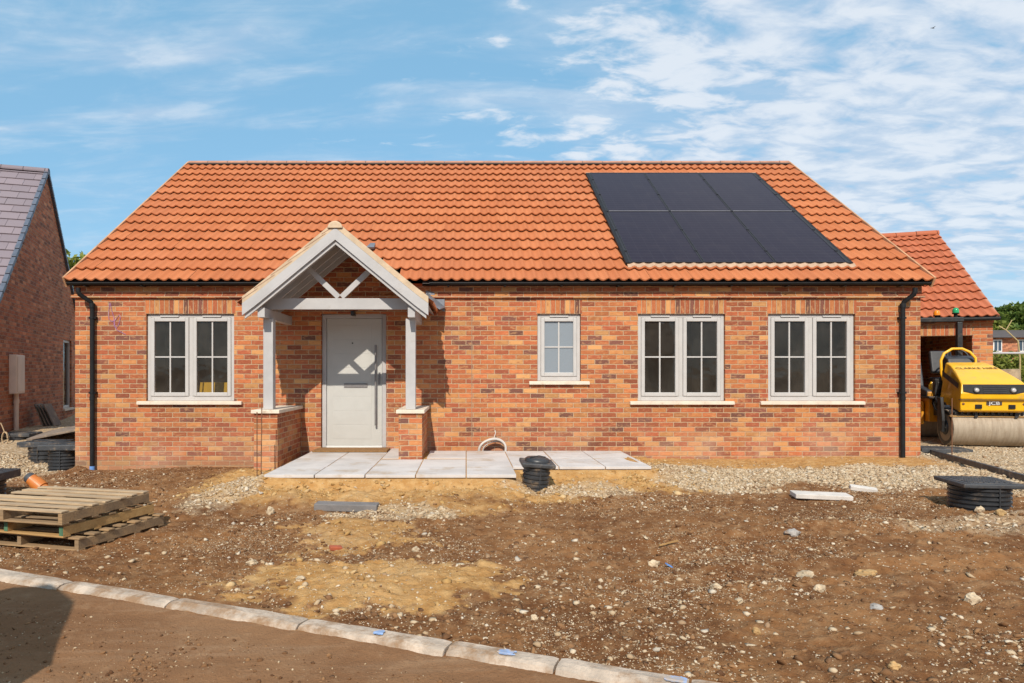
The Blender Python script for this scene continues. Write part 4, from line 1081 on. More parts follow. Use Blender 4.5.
# loops of hose by the wall
mb = MB(); pts = []
for k in range(60):
    a = math.pi * (-.1 + 2.0 * k / 59 * 1.6); rr = .19 + .018 * math.sin(k * .35)
    pts.append((rr * math.cos(a) * 1.05, .03 * math.sin(k * .2), .05 + rr * math.sin(a)))
mb.tube(pts, .020, 8); mb.tube([(.02, .02, .23), (.05, .03, .32), (.045, .05, .36)], .008, 6)
pts = [(p_[0] * .85 + .03, p_[1] + .04, p_[2] * .82) for p_ in pts]; mb.tube(pts, .010, 8)
o = mb.build('hose_coil', M['white_pipe']); o.location = (.42, 10.84, -1.26); tag(o, 'coil of off-white hose standing behind the path against the wall', 'hose')
mb = MB(); pts = []
for k in range(40):
    a = 2 * math.pi * k / 39 * 1.5; pts.append((.10 * math.cos(a) * .8, .01 * k / 10, .16 + .17 * math.sin(a)))
pts += [(-.04, .05, .35), (-.1, .05, .5), (-.14, .05, .58)]
mb.tube(pts, .015, 8); o = mb.build('cable_coil', M['wood_pale']); o.scale = (.7, .7, .7); o.location = (-8.75, 12.95, gz(-8.75, 12.95)); tag(o, 'small loop of pale cable by the dark brick wall at left', 'cable')
# orange drain pipe
od = empty('drain_pipe', (-5.13, 8.35, -1.425), 0, 'orange plastic drain pipe with a grey end poking up behind the pallets', 'pipe')
mb = MB(); mb.lathe((.28, -.2, -.10), (-.72, .12, .50), [(0, .062), (.28, .062), (.281, .078), (.40, .078), (.401, .07), (.46, .07)], 28, smooth=False); mb.build('pipe_body', M['orange_pipe'], od)
mb = MB(); mb.lathe(Vector((.28, -.2, -.10)) + Vector((-.72, .12, .50)).normalized() * .455, (-.72, .12, .50), [(0, .066), (.05, .066), (.07, .05), (.075, .03)], 24); mb.build('pipe_end', M['cover'], od)
# edging rail on the right and the dark grate
a = Vector((7.60, 11.15, gz(7.6, 11.15) + .02)); b = Vector((6.62, 8.05, gz(6.62, 8.05) + .05))
mb = MB(); mb.beam((0, 0, 0), b - a, .05, .08); o = mb.build('edging_rail', M['cover'], bevel=.006); o.location = a; tag(o, 'long dark edging rail running from the house corner to the large chamber', 'rail')
gr_ = empty('drain_grate', (7.95, 11.35, gz(7.95, 11.35)), R(-14), 'flat dark drain cover on the gravel at the right house corner', 'drain cover')
mb = MB(); mb.box(-.42, .32, -.24, .24, -.02, .05); g1 = mb.build('grate_frame', M['cover'], gr_, bevel=.008)
mb = MB(); mb.box(-.38, .28, -.20, .20, .0505, .056); mb.build('grate_plate', M['cover'], gr_, bevel=.002)

# pallets -----------------------------------------------------------
def pallet(loc, rz, label, deck, side, ends=None, W=1.2, D=1.0, H=.108, tilt=(0, 0), seed=1):
    r = random.Random(seed)
    o = empty('pallet', loc, rz, label, 'pallet', 'wooden pallets in the stack'); o.rotation_euler = (tilt[0], tilt[1], rz)
    # local: x along boards (to the left of the picture is -x), y depth; right side stringer at x = 0
    mb = MB(); n = 7; bw = .074; gap = (D - n * bw) / (n - 1)
    for k in range(n):
        y0 = k * (bw + gap); e0, e1 = r.uniform(-.012, .006), r.uniform(-.006, .010); dz = r.uniform(-.002, .003)
        mb.box(-W + e0, e1, y0, y0 + bw, H - .014 + dz, H + dz, Matrix.Rotation(r.uniform(-.013, .013), 4, 'Z'))
    mb.build('top_deck', deck, o, bevel=.002)
    mb = MB()
    for k in (0, 2, 4, 6):
        y0 = k * (bw + gap); mb.box(-W, 0, y0 + .002, y0 + bw, 0, .014)
    mb.build('bottom_deck', side, o, bevel=.002)
    for i, x in enumerate((0, -.5 * W + .02, -W + .04)):
        mb = MB(); mb.box(x - .042, x - .002, .004, D - .004, .0145, H - .0185); st = mb.build('stringer', side, o, bevel=.003)
        if ends and i < 2:
            mb = MB(); mb.box(x - .041, x - .003, .001, .0035, .016, H - .02); mb.build('painted_end', ends, st)
    return o
rz_p = R(-15.2)
pz = gz(-3.3, 5.75) - .005
pallet((-3.10, 5.46, pz), rz_p, 'bottom wooden pallet of the stack, pushed out to the right', M['wood'], M['wood'], seed=2)
pallet((-3.21, 5.44, pz + .112), rz_p - R(1.8), 'middle wooden pallet of the stack, with green painted block ends', M['wood'], M['wood_new'], M['green_paint'], seed=3)
pallet((-3.19, 5.39, pz + .224), rz_p + R(1.0), 'top wooden pallet of the stack with weathered slats in sunlight', M['wood_pale'], M['wood'], seed=4)

# ------------------------------------------------------------------ neighbour house on the left
PHI = R(18.8)
nb = empty('neighbour_house', (-10.08, 16.4, -1.19), PHI, 'dark red brick house with grey tiled gable roof at the left edge', 'house')
NP = .96; HD = 3.75; NE = 4.75 - HD * NP   # eave height rel to eye
oz = 1.25   # local z = rel + oz
mb = MB(); L = 9.0
def nw(pts, m=0): mb.face([(x, y, z + oz) for x, y, z in pts], m=m)
hw = (1.74, 2.72, -.98, .86)
ys = [-HD, hw[0], hw[1], HD]; zs = [-1.6, hw[2], hw[3], NE]
for i in range(3):
    for j in range(3):
        if i == 1 and j == 1: continue
        nw([(0, ys[i], zs[j]), (0, ys[i + 1], zs[j]), (0, ys[i + 1], zs[j + 1]), (0, ys[i], zs[j + 1])])
nw([(0, -HD, NE), (0, HD, NE), (0, 0, 4.75)])
nw([(0, hw[0], hw[2]), (-.2, hw[0], hw[2]), (-.2, hw[0], hw[3]), (0, hw[0], hw[3])]); nw([(0, hw[1], hw[2]), (0, hw[1], hw[3]), (-.2, hw[1], hw[3]), (-.2, hw[1], hw[2])]); nw([(0, hw[0], hw[3]), (-.2, hw[0], hw[3]), (-.2, hw[1], hw[3]), (0, hw[1], hw[3])])
nw([(-L, -HD, -1.6), (0, -HD, -1.6), (0, -HD, NE), (-L, -HD, NE)]); nw([(0, HD, -1.6), (-L, HD, -1.6), (-L, HD, NE), (0, HD, NE)])
nw([(-L, HD, -1.6), (-L, -HD, -1.6), (-L, -HD, NE), (-L, HD, NE)]); nw([(-L, HD, NE), (-L, -HD, NE), (-L, 0, 4.75)])
mb.build('wall', M['dark_brick'], nb)
s1 = Vector((0, HD + .12, (HD + .12) * NP)); n1 = Vector((0, -NP, 1))
ez = 4.79 - (HD + .12) * NP + oz
t1 = tiles((-L, -HD - .12, ez), (1, 0, 0), s1, n1, L - .02, s1.length, gauge=.29, period=.36, per=1, amp=0, lift=.03, thick=.02, K=1, gap=.005, seed=20)
t2 = tiles((0, HD + .12, ez), (-1, 0, 0), Vector((0, -(HD + .12), (HD + .12) * NP)), Vector((0, NP, 1)), L, s1.length, gauge=.29, period=.36, per=1, amp=0, lift=.03, thick=.02, K=1, gap=.005, seed=21)
b_ = len(t1.v); t1.v += t2.v; t1.f += [tuple(i + b_ for i in f) for f in t2.f]; t1.uv += t2.uv; t1.mi += t2.mi; t1.sm += t2.sm
nr = t1.build('roof', M['slate'], nb)
M['blue_grey'] = plain('dry_verge', (.10, .115, .15), .45, .15, 6)
mb = MB(); k = 0.
while k < s1.length - .05:
    for sg in (-1, 1):
        f0 = k / s1.length; f1 = min(1, (k + .285) / s1.length)
        y0 = sg * (HD + .12) * (1 - f0); y1 = sg * (HD + .12) * (1 - f1); z0 = ez + s1.z * f0; z1 = ez + s1.z * f1
        mb.beam((.02, y0, z0 + .035), (.02, y1, z1 + .018), .085, .085, up=(0, sg * .69, .72))
    k += .29
mb.build('verge_cap', M['blue_grey'], nr, bevel=.008)
_, mk = ridge('ridge_tile', -L, .06, 0, 4.79 + oz + .0, nr, M['slate'], L=.45, r=.11, world=False)
mk.build('ridge_mortar', M['blue_grey'], nr)
# meter box and conduit on the gable
mbx = MB(); mbx.box(.0, .14, -2.90, -2.32, -.46 + oz, .33 + oz); mt = mbx.build('meter_box', M['meter'], nb, bevel=.015)
mbx = MB(); mbx.box(.14, .150, -2.85, -2.37, -.42 + oz, .29 + oz); mbx.build('meter_door', M['meter'], mt, bevel=.004)
mbx = MB(); mbx.tube([(.06, -2.62, -.46 + oz), (.06, -2.62, -1.5 + oz)], .045, 12); mbx.tube([(.06, -2.62, -.66 + oz), (.06, -2.62, -.58 + oz)], .055, 12); mbx.build('conduit', M['meter'], mt)
wn_ = MB(); g = .07
for (ya, yb, za_, zb_) in ((hw[0], hw[0] + g, hw[2], hw[3]), (hw[1] - g, hw[1], hw[2], hw[3]), (hw[0] + g, hw[1] - g, hw[3] - g, hw[3]), (hw[0] + g, hw[1] - g, hw[2], hw[2] + g)):
    wn_.box(-.12, -.05, ya, yb, za_ + oz, zb_ + oz)
wnd = wn_.build('window', M['frame'], nb, bevel=.005)
mbx = MB(); mbx.face([(-.09, hw[0] + g, hw[2] + g + oz), (-.09, hw[1] - g, hw[2] + g + oz), (-.09, hw[1] - g, hw[3] - g + oz), (-.09, hw[0] + g, hw[3] - g + oz)]); mbx.build('glass', M['glass'], wnd)
mbx = MB(); mbx.box(-.048, .06, hw[0] - .08, hw[1] + .08, hw[2] - .06 + oz, hw[2] - .002 + oz); mbx.build('sill', M['stone'], wnd, bevel=.005)
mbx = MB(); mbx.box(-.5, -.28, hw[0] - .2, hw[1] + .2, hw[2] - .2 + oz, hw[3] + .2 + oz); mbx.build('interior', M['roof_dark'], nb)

# things stored by that wall
def nloc(x, y, z=None):
    v = Matrix.Rotation(PHI, 4, 'Z') @ Vector((x, y, 0)) + Vector((-10.04, 16.4, 0)); v.z = gz(v.x, v.y) if z is None else z; return v
for k in range(4):
    mb = MB(); mb.box(-.028, .0, -.20, .20, 0, .52)
    o = mb.build('paving_flag', M['brown_board'], bevel=.004); v = nloc(.30 + .075 * k, -1.35 - .03 * k); o.location = (v.x, v.y, v.z + .01)
    o.rotation_euler = (0, R(-21 - k), PHI + R(-8))
    tag(o, f'dark flagstone leaning by the dark brick wall, {["leftmost", "second from left", "third from left", "rightmost"][k]} of four', 'flagstone', 'dark flags leaning by the dark brick wall')
v = nloc(.85, .1); mb = MB(); mb.box(-.75, .95, -.45, .5, 0, .04); o = mb.build('board_sheet', M['brown_board'], bevel=.005); o.location = (-7.75, 13.6, -1.10); o.rotation_euler = (R(4), R(-11), R(12)); tag(o, 'brown board lying sloped on a heap between the two houses', 'board')

# ------------------------------------------------------------------ garage on the right
TH = R(-18.0); U = Vector((math.cos(TH), math.sin(TH), 0)); V = Vector((-math.sin(TH), math.cos(TH), 0))
GC = Vector((10.80, 14.0, -1.28)); GW, GD = 3.1, 6.8
gar = empty('garage', GC - U * GW, TH, 'brick garage with red pantile roof and open doorway behind the yellow roller', 'garage')
oz = 1.28; ge = 1.215 + oz; gp = .665; gr = ge + gp * GD / 2
oh = .80 + oz
mb = MB()
x0, x1 = .33, GW - .36
def gw(pts, uv=None, m=0): mb.face(pts, uv, m)
gw([(0, 0, -.3), (x0, 0, -.3), (x0, 0, ge), (0, 0, ge)]); gw([(x1, 0, -.3), (GW, 0, -.3), (GW, 0, ge), (x1, 0, ge)])
P = [(x0, 0, oh), (x1, 0, oh), (x1, 0, oh + .225), (x0, 0, oh + .225)]; gw(P, [((p[2] - oh) * 1.02 + .0005 + .2305 * 5, p[0]) for p in P], 1)
gw([(x0, 0, oh + .225), (x1, 0, oh + .225), (x1, 0, ge), (x0, 0, ge)])
for xx, sgn in ((x0, 1), (x1, -1)):
    q_ = [(xx, 0, -.3), (xx, .33, -.3), (xx, .33, oh), (xx, 0, oh)]; gw(q_ if sgn > 0 else q_[::-1])
gw([(x0, 0, oh), (x0, .33, oh), (x1, .33, oh), (x1, 0, oh)])
gw([(x0, .33, oh), (x0, .33, ge), (x1, .33, ge), (x1, .33, oh)])
for xx in (0, .2): gw([(xx, GD, -.3), (xx, 0.0, -.3), (xx, 0.0, ge), (xx, GD, ge)])
for xx in (GW, GW - .2): gw([(xx, 0.0, -.3), (xx, GD, -.3), (xx, GD, ge), (xx, 0.0, ge)])
gw([(GW, GD, -.3), (0, GD, -.3), (0, GD, ge), (GW, GD, ge)]); gw([(0, GD - .2, -.3), (GW, GD - .2, -.3), (GW, GD - .2, ge), (0, GD - .2, ge)])
for xx in (0, GW): gw([(xx, 0, ge), (xx, GD, ge), (xx, GD / 2, gr - .06)])
mb.box(0 - .015, GW + .015, -.015, .02, ge - .16, ge - .08)
mb.build('wall', [M['brick'], M['soldier']], gar)
s1 = Vector((0, GD / 2 + .16, (GD / 2 + .16) * gp)); ez = ge - .16 * gp + .05
t1 = tiles((-.04, -.16, ez), (1, 0, 0), s1, Vector((0, -gp, 1)), GW + .09, s1.length, seed=31, gauge=.36)
t2 = tiles((GW + .05, GD + .16, ez), (-1, 0, 0), Vector((0, -s1.y, s1.z)), Vector((0, gp, 1)), GW + .09, s1.length, seed=32, K=4)
b_ = len(t1.v); t1.v += t2.v; t1.f += [tuple(i + b_ for i in f) for f in t2.f]; t1.uv += t2.uv; t1.mi += t2.mi; t1.sm += t2.sm
grf = t1.build('roof', M['garage_tile'], gar)
mb = MB()
for sg in (-1, 1):
    yy = GD / 2 + sg * (GD / 2 + .14); mb.face([(-.02, yy, ez - .03), (GW + .02, yy, ez - .03), (GW + .02, GD / 2, gr - .03), (-.02, GD / 2, gr - .03)])
mb.build('underlay', M['roof_dark'], grf)
_, mk = ridge('ridge_tile', -.04, GW + .05, GD / 2, gr + .05, grf, M['garage_tile'], world=False); mk.build('ridge_mortar', M['roof_dark'], grf)
mb = MB()
mb.beam((GW + .03, -.16, ez + .01), (GW + .03, GD / 2, gr + .05), .05, .04, up=(0, -.5, .8)); mb.build('verge', M['ridge'], grf); mb = MB(); mb.beam((-.02, -.16, ez + .01), (-.02, GD / 2, gr + .05), .05, .04, up=(0, -.5, .8)); mb.build('verge', M['ridge'], grf)
mb = MB(); mb.tube([(-.05, -.15, ez - .03), (GW + .07, -.15, ez - .03)], .04, 12); mb.build('gutter', M['black_plastic'], gar)
mb = MB(); mb.face([(0.2, 0.3, .02), (GW - .2, .3, .02), (GW - .2, GD - .2, .02), (.2, GD - .2, .02)]); mb.build('floor_slab', M['screed'], gar)

# ------------------------------------------------------------------ road roller
RT = R(-12.7)
RL = Vector((8.42, 12.0, 0)); rgz = -1.25
ru = empty('road_roller', (RL.x, RL.y, rgz), RT, 'yellow tandem road roller with black seat parked in front of the garage', 'road roller')
DR = .315
mb = MB(); mb.lathe((0, 0, DR), (1, 0, 0), [(.0, DR - .03), (.0, DR - .004), (.006, DR), (1.194, DR), (1.2, DR - .004), (1.2, DR - .03)], 64, smooth=False)
fd = mb.build('drum', M['drum'], ru)
for x_, sg in ((-.002, -1), (1.202, 1)):
    mb = MB(); mb.lathe((x_ - sg * .02, 0, DR), (sg, 0, 0), [(0, DR - .02), (.021, DR - .022), (.022, DR - .075), (.012, DR - .08), (.012, .13), (.03, .125), (.05, .10), (.05, .03)], 48, smooth=False)
    for k in range(6):
        a_ = k * math.pi / 3; mb.tube([(x_ - .0, .085 * math.cos(a_), DR + .085 * math.sin(a_)), (x_ + sg * .04, .085 * math.cos(a_), DR + .085 * math.sin(a_))], .012, 6)
    mb.build('hub', M['black_metal'], fd)
mb = MB()  # fork arms
for x_ in (-.085, 1.235):
    mb.prism([(x_, -.07, DR - .08), (x_, .07, DR - .08), (x_, .11, DR + .12), (x_, .10, .84), (x_, -.02, .84), (x_, -.09, DR + .12)], (.05, 0, 0))
mb.build('drum_fork', M['black_metal'], ru, bevel=.008)
mb = MB(); mb.box(-.03, 1.23, -.24, -.20, DR + .265, DR + .30); mb.box(-.03, 1.23, -.27, -.19, DR + .20, DR + .222, m=1)
for x_ in (.35, .95):
    mb.box(x_ - .025, x_ + .025, -.29, -.17, DR + .19, DR + .34)
for k in range(13):
    x_ = .05 + k * .092; mb.box(x_ - .02, x_ + .02, -.275, -.235, DR + .24, DR + .285)
mb.tube([(.0, -.2, DR + .29), (1.2, -.2, DR + .29)], .018, 10)
mb.build('scraper_bar', [M['black_metal'], M['wood_new']], ru, bevel=.003)
# bonnet: lofted body
sec = [(-.30, .60, .47), (-.395, .625, .485), (-.41, .80, .50), (-.445, .83, .51), (-.455, .92, .51), (-.405, 1.085, .475), (-.30, 1.145, .455), (-.02, 1.275, .395), (.30, 1.40, .34), (.56, 1.465, .305), (.60, 1.44, .305), (.60, .75, .40), (.30, .70, .42)]
XC = .55
mb = MB(); l_ = [Vector((XC - w, y, z)) for y, z, w in sec]; r_ = [Vector((XC + w, y, z)) for y, z, w in sec]
lt = [Vector((XC - w + .0, y, z)) for y, z, w in sec]
n_ = len(sec)
for i in range(n_):
    j = (i + 1) % n_
    mb.face([l_[i], l_[j], r_[j], r_[i]][::-1])
cl = sum(l_, Vector()) / n_; cr = sum(r_, Vector()) / n_
mb.face(l_); mb.face(r_[::-1])
hood = mb.build('bonnet', M['yellow'], ru, bevel=.03, seg=4)
# grille panel with the two lamps
def front_quad(x0_, x1_, za_, zb_, ya, yb, dep=.02):
    m_ = MB(); m_.prism([(x0_, ya, za_), (x1_, ya, za_), (x1_, yb, zb_), (x0_, yb, zb_)], (0, dep, 0)); return m_
g_ = MB(); g_.prism([(XC - .465, -.459, .955), (XC - .30, -.468, .915), (XC + .30, -.468, .915), (XC + .465, -.459, .955), (XC + .455, -.423, 1.075), (XC - .455, -.423, 1.075)], (0, .03, 0))
grl = g_.build('grille', M['black_plastic'], hood, bevel=.004)
g_ = MB()
for k in range(4): g_.box(XC - .17, XC + .17, -.470 + .009 * k, -.455 + .009 * k, .928 + .034 * k, .944 + .034 * k)
g_.build('grille_slat', M['vinyl'], hood)
for x_ in (XC - .27, XC + .27):
    g_ = MB(); g_.lathe((x_, -.445, .975), (0, -1, .2), [(0, .055), (.025, .055), (.026, .042), (.03, .02)], 24); hl = g_.build('headlight', M['black_metal'], hood)
    g_ = MB(); g_.lathe((x_, -.468, .980), (0, -1, .2), [(0, .036), (.008, .03), (.012, .012)], 20); g_.build('lamp_lens', M['lamp'], hood)
for x_ in (XC - .27, XC + .22):
    g_ = MB(); g_.box(x_, x_ + .10, -.418, -.38, .665, .735); g_.build('reflector', M['black_plastic'], hood, bevel=.004)
g_ = MB(); g_.box(XC - .105, XC + .125, -.414, -.39, .725, .79); g_.build('badge', M['decal'], hood, bevel=.003)
text('badge_lettering', 'JCB', .078, M['white'], ru, Matrix.Translation((XC + .01, -.4165, .757)) @ Matrix.Rotation(R(90), 4, 'X') @ Matrix.Scale(1.35, 4, (1, 0, 0)), .001)
a_ = math.atan2(1.40 - 1.275, .32)
text('bonnet_lettering', 'CLARKE HIRE', .115, M['gold_ink'], ru, Matrix.Translation((XC + .0, .16, 1.351)) @ Matrix.Rotation(a_, 4, 'X') @ Matrix.Scale(.95, 4, (1, 0, 0)), .001)
g_ = MB()  # side decal
g_.face([(XC - .47 - .012, -.30, 1.0), (XC - .36 - .035, .50, 1.22), (XC - .36 - .035, .50, 1.32), (XC - .46 - .012, -.30, 1.09)][::-1]); g_.build('side_decal', M['decal'], hood)
for x_ in (XC - .445, XC + .445):
    g_ = MB(); g_.lathe((x_, -.40, .745), (0, -1, 0), [(0, .02), (.012, .02), (.013, .012)], 12); g_.build('towing_eye', M['rust'], hood)
g_ = MB()
for k in range(6): g_.beam((XC - .432 + .008 * k, .02 + .075 * k, .80), (XC - .432 + .008 * k, .02 + .075 * k, 1.02), .012, .035)
g_.build('side_vent', M['decal'], hood)
g_ = MB(); g_.box(XC - .515, XC + .515, -.452, -.40, .812, .820); g_.build('body_seam', M['decal'], hood)
g_ = MB(); g_.lathe((.03, .14, .66), (1, 0, 0), [(0, .04), (.12, .04), (.13, .05), (.22, .05), (.23, .02)], 16); g_.build('hydraulic_motor', M['steel'], ru)
for dz_ in (.0, .05, .1):
    g_ = MB(); g_.tube([(.05, .10 + dz_, .62 + dz_), (-.02, .2 + dz_, .74), (.02, .42, .80 - dz_), (.10, .62, .84)], .014, 8); g_.build('hydraulic_hose', M['black_plastic'], ru)
g_ = MB(); g_.box(.12, .34, .70, .80, .86, 1.16); g_.box(.16, .22, .685, .70, .95, 1.1); g_.box(.26, .31, .685, .70, .92, 1.12); g_.build('control_box', M['black_metal'], ru, bevel=.01)
for x_ in (.38, .70):
    g_ = MB(); g_.tube([(x_, 1.15, 1.15), (x_ + .01, 1.0, 1.28), (x_ + .01, 1.02, 1.42)], .014, 8); g_.build('control_lever', M['black_metal'], ru)
# mid chassis, platform and rear body
mb = MB(); mb.box(.12, 1.08, .30, .78, .48, .74); mb.build('chassis', M['black_metal'], ru, bevel=.01)
mb = MB(); mb.box(.04, 1.16, .76, 2.05, .36, .80); mb.box(.03, .2, .78, .86, .80, .92); mb.box(-.03, .02, .9, 1.9, .3, .74); rb = mb.build('rear_body', M['amber_paint'], ru, bevel=.02)
mb = MB(); mb.box(.16, .26, .775, .80, .52, .62); mb.build('step_hole', M['black_metal'], rb, bevel=.02)
mb = MB(); mb.box(-.02, 1.16, .60, 1.95, .80, .84); mb.build('platform', M['black_metal'], ru, bevel=.006)
mb = MB(); mb.lathe((0.0, 1.75, DR), (1, 0, 0), [(.0, DR - .03), (.0, DR), (1.2, DR), (1.2, DR - .03)], 56, smooth=False); mb.build('drum', M['drum'], ru)
# seat, side console, dashboard
mb = MB(); mb.box(.34, .74, 1.10, 1.52, 1.05, 1.19); mb.box(.38, .70, 1.16, 1.46, .84, 1.05); seat = mb.build('seat', M['vinyl'], ru, bevel=.03, seg=3)
mb = MB(); mb.prism([(.37, 1.46, 1.28), (.37, 1.56, 1.25), (.37, 1.66, 1.69), (.37, 1.56, 1.71)], (.38, 0, 0)); mb.build('backrest', M['vinyl'], seat, bevel=.035, seg=3)
mb = MB(); mb.prism([(.02, .80, .84), (.02, .80, .94), (.02, 1.20, 1.02), (.02, 1.34, 1.48), (.02, 1.45, 1.56), (.02, 1.56, 1.5), (.02, 1.56, .84)], (.12, 0, 0)); mb.build('side_console', M['vinyl'], ru, bevel=.025, seg=3)
mb = MB(); mb.prism([(.34, .68, 1.35), (.34, .74, 1.54), (.34, .95, 1.60), (.34, .98, 1.30)], (.50, 0, 0)); mb.box(.38, .84, .72, .92, .84, 1.34); dsh = mb.build('dashboard', M['vinyl'], ru, bevel=.03, seg=3)
mb = MB(); c_ = Vector((.62, 1.0, 1.58)); pts = [c_ + Vector((.17 * math.cos(2 * math.pi * k / 24), .09 * math.sin(2 * math.pi * k / 24), .14 * math.sin(2 * math.pi * k / 24))) for k in range(25)]; mb.tube(pts, .016, 8); mb.tube([c_, (.62, .88, 1.5)], .02, 8); mb.build('steering_wheel', M['black_metal'], dsh)
mb = MB(); mb.lathe((.155, .92, .845), (0, 0, 1), [(0, .05), (.20, .05), (.22, .03), (.26, .02)], 16); mb.build('extinguisher', M['yellow'], ru)
mb = MB(); mb.tube([(.27, .62, .95), (.24, .62, 1.10), (.20, .64, 1.26), (.20, .66, 1.50), (.26, .68, 1.63), (.40, .70, 1.715), (.56, .70, 1.715), (.68, .68, 1.65), (.76, .66, 1.54), (.76, .64, 1.40)], .024, 12); mb.build('grab_rail', M['yellow'], ru)
# roll-over frame with beacons
mb = MB(); mb.box(-.33, -.25, 1.15, 1.25, .84, 2.26); mb.box(.68, .77, 1.15, 1.25, .84, 2.24); mb.box(-.33, .79, 1.145, 1.255, 2.243, 2.33); rp = mb.build('roll_bar', M['black_metal'], ru, bevel=.015, seg=3)
for x_, mt_, h_ in ((.28, 'orange_lens', .15), (.60, 'green_lens', .19)):
    mb = MB(); mb.lathe((x_ + .07, 1.2, 2.33), (0, 0, 1), [(0, .035), (h_ - .13, .03), (h_ - .125, .058), (h_ - .105, .06)], 20); bc = mb.build('beacon', M['black_plastic'], ru)
    mb = MB(); mb.lathe((x_ + .07, 1.2, 2.33 + h_ - .105), (0, 0, 1), [(0, .055), (.05, .055), (.085, .042), (.10, .015)], 20); mb.build('beacon_lens', M[mt_], bc)
# small kit hanging about the controls
mb = MB()
mb.box(.22, .30, .80, .86, .86, 1.1); mb.tube([(.1, .7, .84), (.08, .68, .7), (.05, .5, .6), (.04, .3, .55)], .02, 8); mb.tube([(.14, .7, .84), (.13, .6, .66), (.1, .4, .56), (.1, .25, .6)], .016, 8)
mb.build('hydraulic_hose', M['black_plastic'], ru)

# ------------------------------------------------------------------ background right: bungalow, hedge, trees
def leaf_mat(name, a, b):
    t = NT(name); at_ = t.attr('tone'); c = t.mix(at_.outputs['Fac'], a, b)
    p = t.pr(c, .6, spec=.25)
    tr = t.n('ShaderNodeBsdfTranslucent'); t.l(c, tr.inputs[0]); mx = t.n('ShaderNodeMixShader'); mx.inputs[0].default_value = .3
    t.l(p.outputs[0], mx.inputs[1]); t.l(tr.outputs[0], mx.inputs[2]); t.l(mx.outputs[0], t.out.inputs[0]); return t.mat
M['leaf'] = leaf_mat('leaf_green', (.05, .10, .014), (.16, .21, .04))
M['leaf_yellow'] = leaf_mat('leaf_olive', (.085, .125, .016), (.26, .28, .055))
M['bark'] = plain('bark', (.12, .085, .055), .95, .3, 6, .01, 30)
def foliage(name, clumps, n, size, mat, parent=None, seed=0):
    g = np.random.default_rng(seed)
    cl = np.array(clumps); w = cl[:, 3] ** 2; ci = g.choice(len(cl), n, p=w / w.sum())
    d = g.normal(0, 1, (n, 3)); d /= np.linalg.norm(d, axis=1)[:, None]; rr = g.uniform(.25, 1, n) ** .45
    P = cl[ci, :3] + d * (rr * cl[ci, 3])[:, None] * np.array([1, 1, .85])
    a = g.normal(0, 1, (n, 3)); a /= np.linalg.norm(a, axis=1)[:, None]; b = np.cross(a, g.normal(0, 1, (n, 3))); b /= np.linalg.norm(b, axis=1)[:, None]
    s = size * g.uniform(.6, 1.4, n)[:, None]
    Vv = np.stack([P - a * s, P + b * s * .55, P + a * s, P - b * s * .55], 1).reshape(-1, 3)
    m_ = bpy.data.meshes.new(name); m_.from_pydata(Vv.tolist(), [], np.arange(4 * n).reshape(-1, 4).tolist())
    t_ = (g.uniform(0, 1, n) * .6 + g.uniform(0, 1, len(cl))[ci] * .4)
    q_ = m_.attributes.new('tone', 'FLOAT', 'POINT'); q_.data.foreach_set('value', np.repeat(t_, 4).astype(np.float32))
    m_.materials.append(mat); o = bpy.data.objects.new(name, m_); COL.objects.link(o)
    if parent: o.parent = parent
    return o
def tree(x, y, h, rad, label, mat, n=5000, size=.12, seed=0, tr=.35, group='trees behind the far bungalow', z=None):
    g = random.Random(seed); z = gz(x, y) if z is None else z
    o = empty('tree', (x, y, z), 0, label, 'tree', group)
    mb = MB(); pts = [(0, 0, -.2), (g.uniform(-.1, .1), g.uniform(-.1, .1), h * tr), (g.uniform(-.25, .25), 0, h * .8)]
    mb.tube(pts, .1, 10, radii=[.035 * h, .026 * h, .006 * h]); cl = []
    for k in range(16):
        a = g.uniform(0, 6.28); e = g.uniform(0, 1); zz = h * (tr + (1 - tr) * (.12 + .8 * e)); r = rad * math.sin(math.pi * (.18 + .72 * e)) * g.uniform(.45, .85)
        c = Vector((r * math.cos(a), r * math.sin(a), zz)); cl.append((*c, rad * g.uniform(.28, .48)))
        mb.tube([(0, 0, zz * .75), c * .55 + Vector((0, 0, zz * .4)), c], .03, 6, radii=[.012 * h, .007 * h, .003 * h])
    mb.build('trunk', M['bark'], o); foliage('crown', cl, n, size, mat, o, seed); return o
tlab = ['olive tree nearest the garage roof behind the far bungalow', 'dark green tree behind the middle of the far bungalow', 'bushy tree behind the right end of the far bungalow', 'tall leafy tree at the right edge behind the far bungalow']
for i, (x, y, h, r) in enumerate(((36.5, 49, 5.2, 2.4), (40.2, 50, 5.6, 2.8), (44.2, 50, 5.9, 3.0), (33.0, 49, 5.0, 2.4))):
    tree(x, y, h, r, tlab[i], M['leaf_yellow'] if i % 2 == 0 else M['leaf'], 11000, .17, 50 + i, .10)
hb = []
for i in range(4):
    x, y = 19.6 + i * 1.7, 24.5 + .2 * i
    g = random.Random(i + 4); cl = [(g.uniform(-.85, .85), g.uniform(-.4, .4), g.uniform(.3, 1.75), g.uniform(.32, .55)) for _ in range(16)]
    o = empty('hedge_bush', (x, y, gz(x, y)), 0, ['leafy green bush next to the garage wall below the rail', 'green bush behind the roller bonnet, second from the garage', 'green bush behind the roller bonnet, third from the garage', 'green bush at the right edge below the rail'][i], 'bush', 'bushes in front of the far bungalow')
    foliage('foliage', cl, 6500, .07, M['leaf'] if i % 2 else M['leaf_yellow'], o, 80 + i)
    mb = MB(); mb.tube([(0, 0, -.1), (.02, 0, .6)], .04, 6); mb.build('stem', M['bark'], o)
fb = empty('far_bungalow', (37.5, 42, .15), R(-5), 'low brown brick bungalow with white windows in the far right', 'house')
mb = MB(); mb.box(-6.2, 6.2, 0, 6, -1.8, 2.12); mb.build('wall', M['dark_brick'], fb)
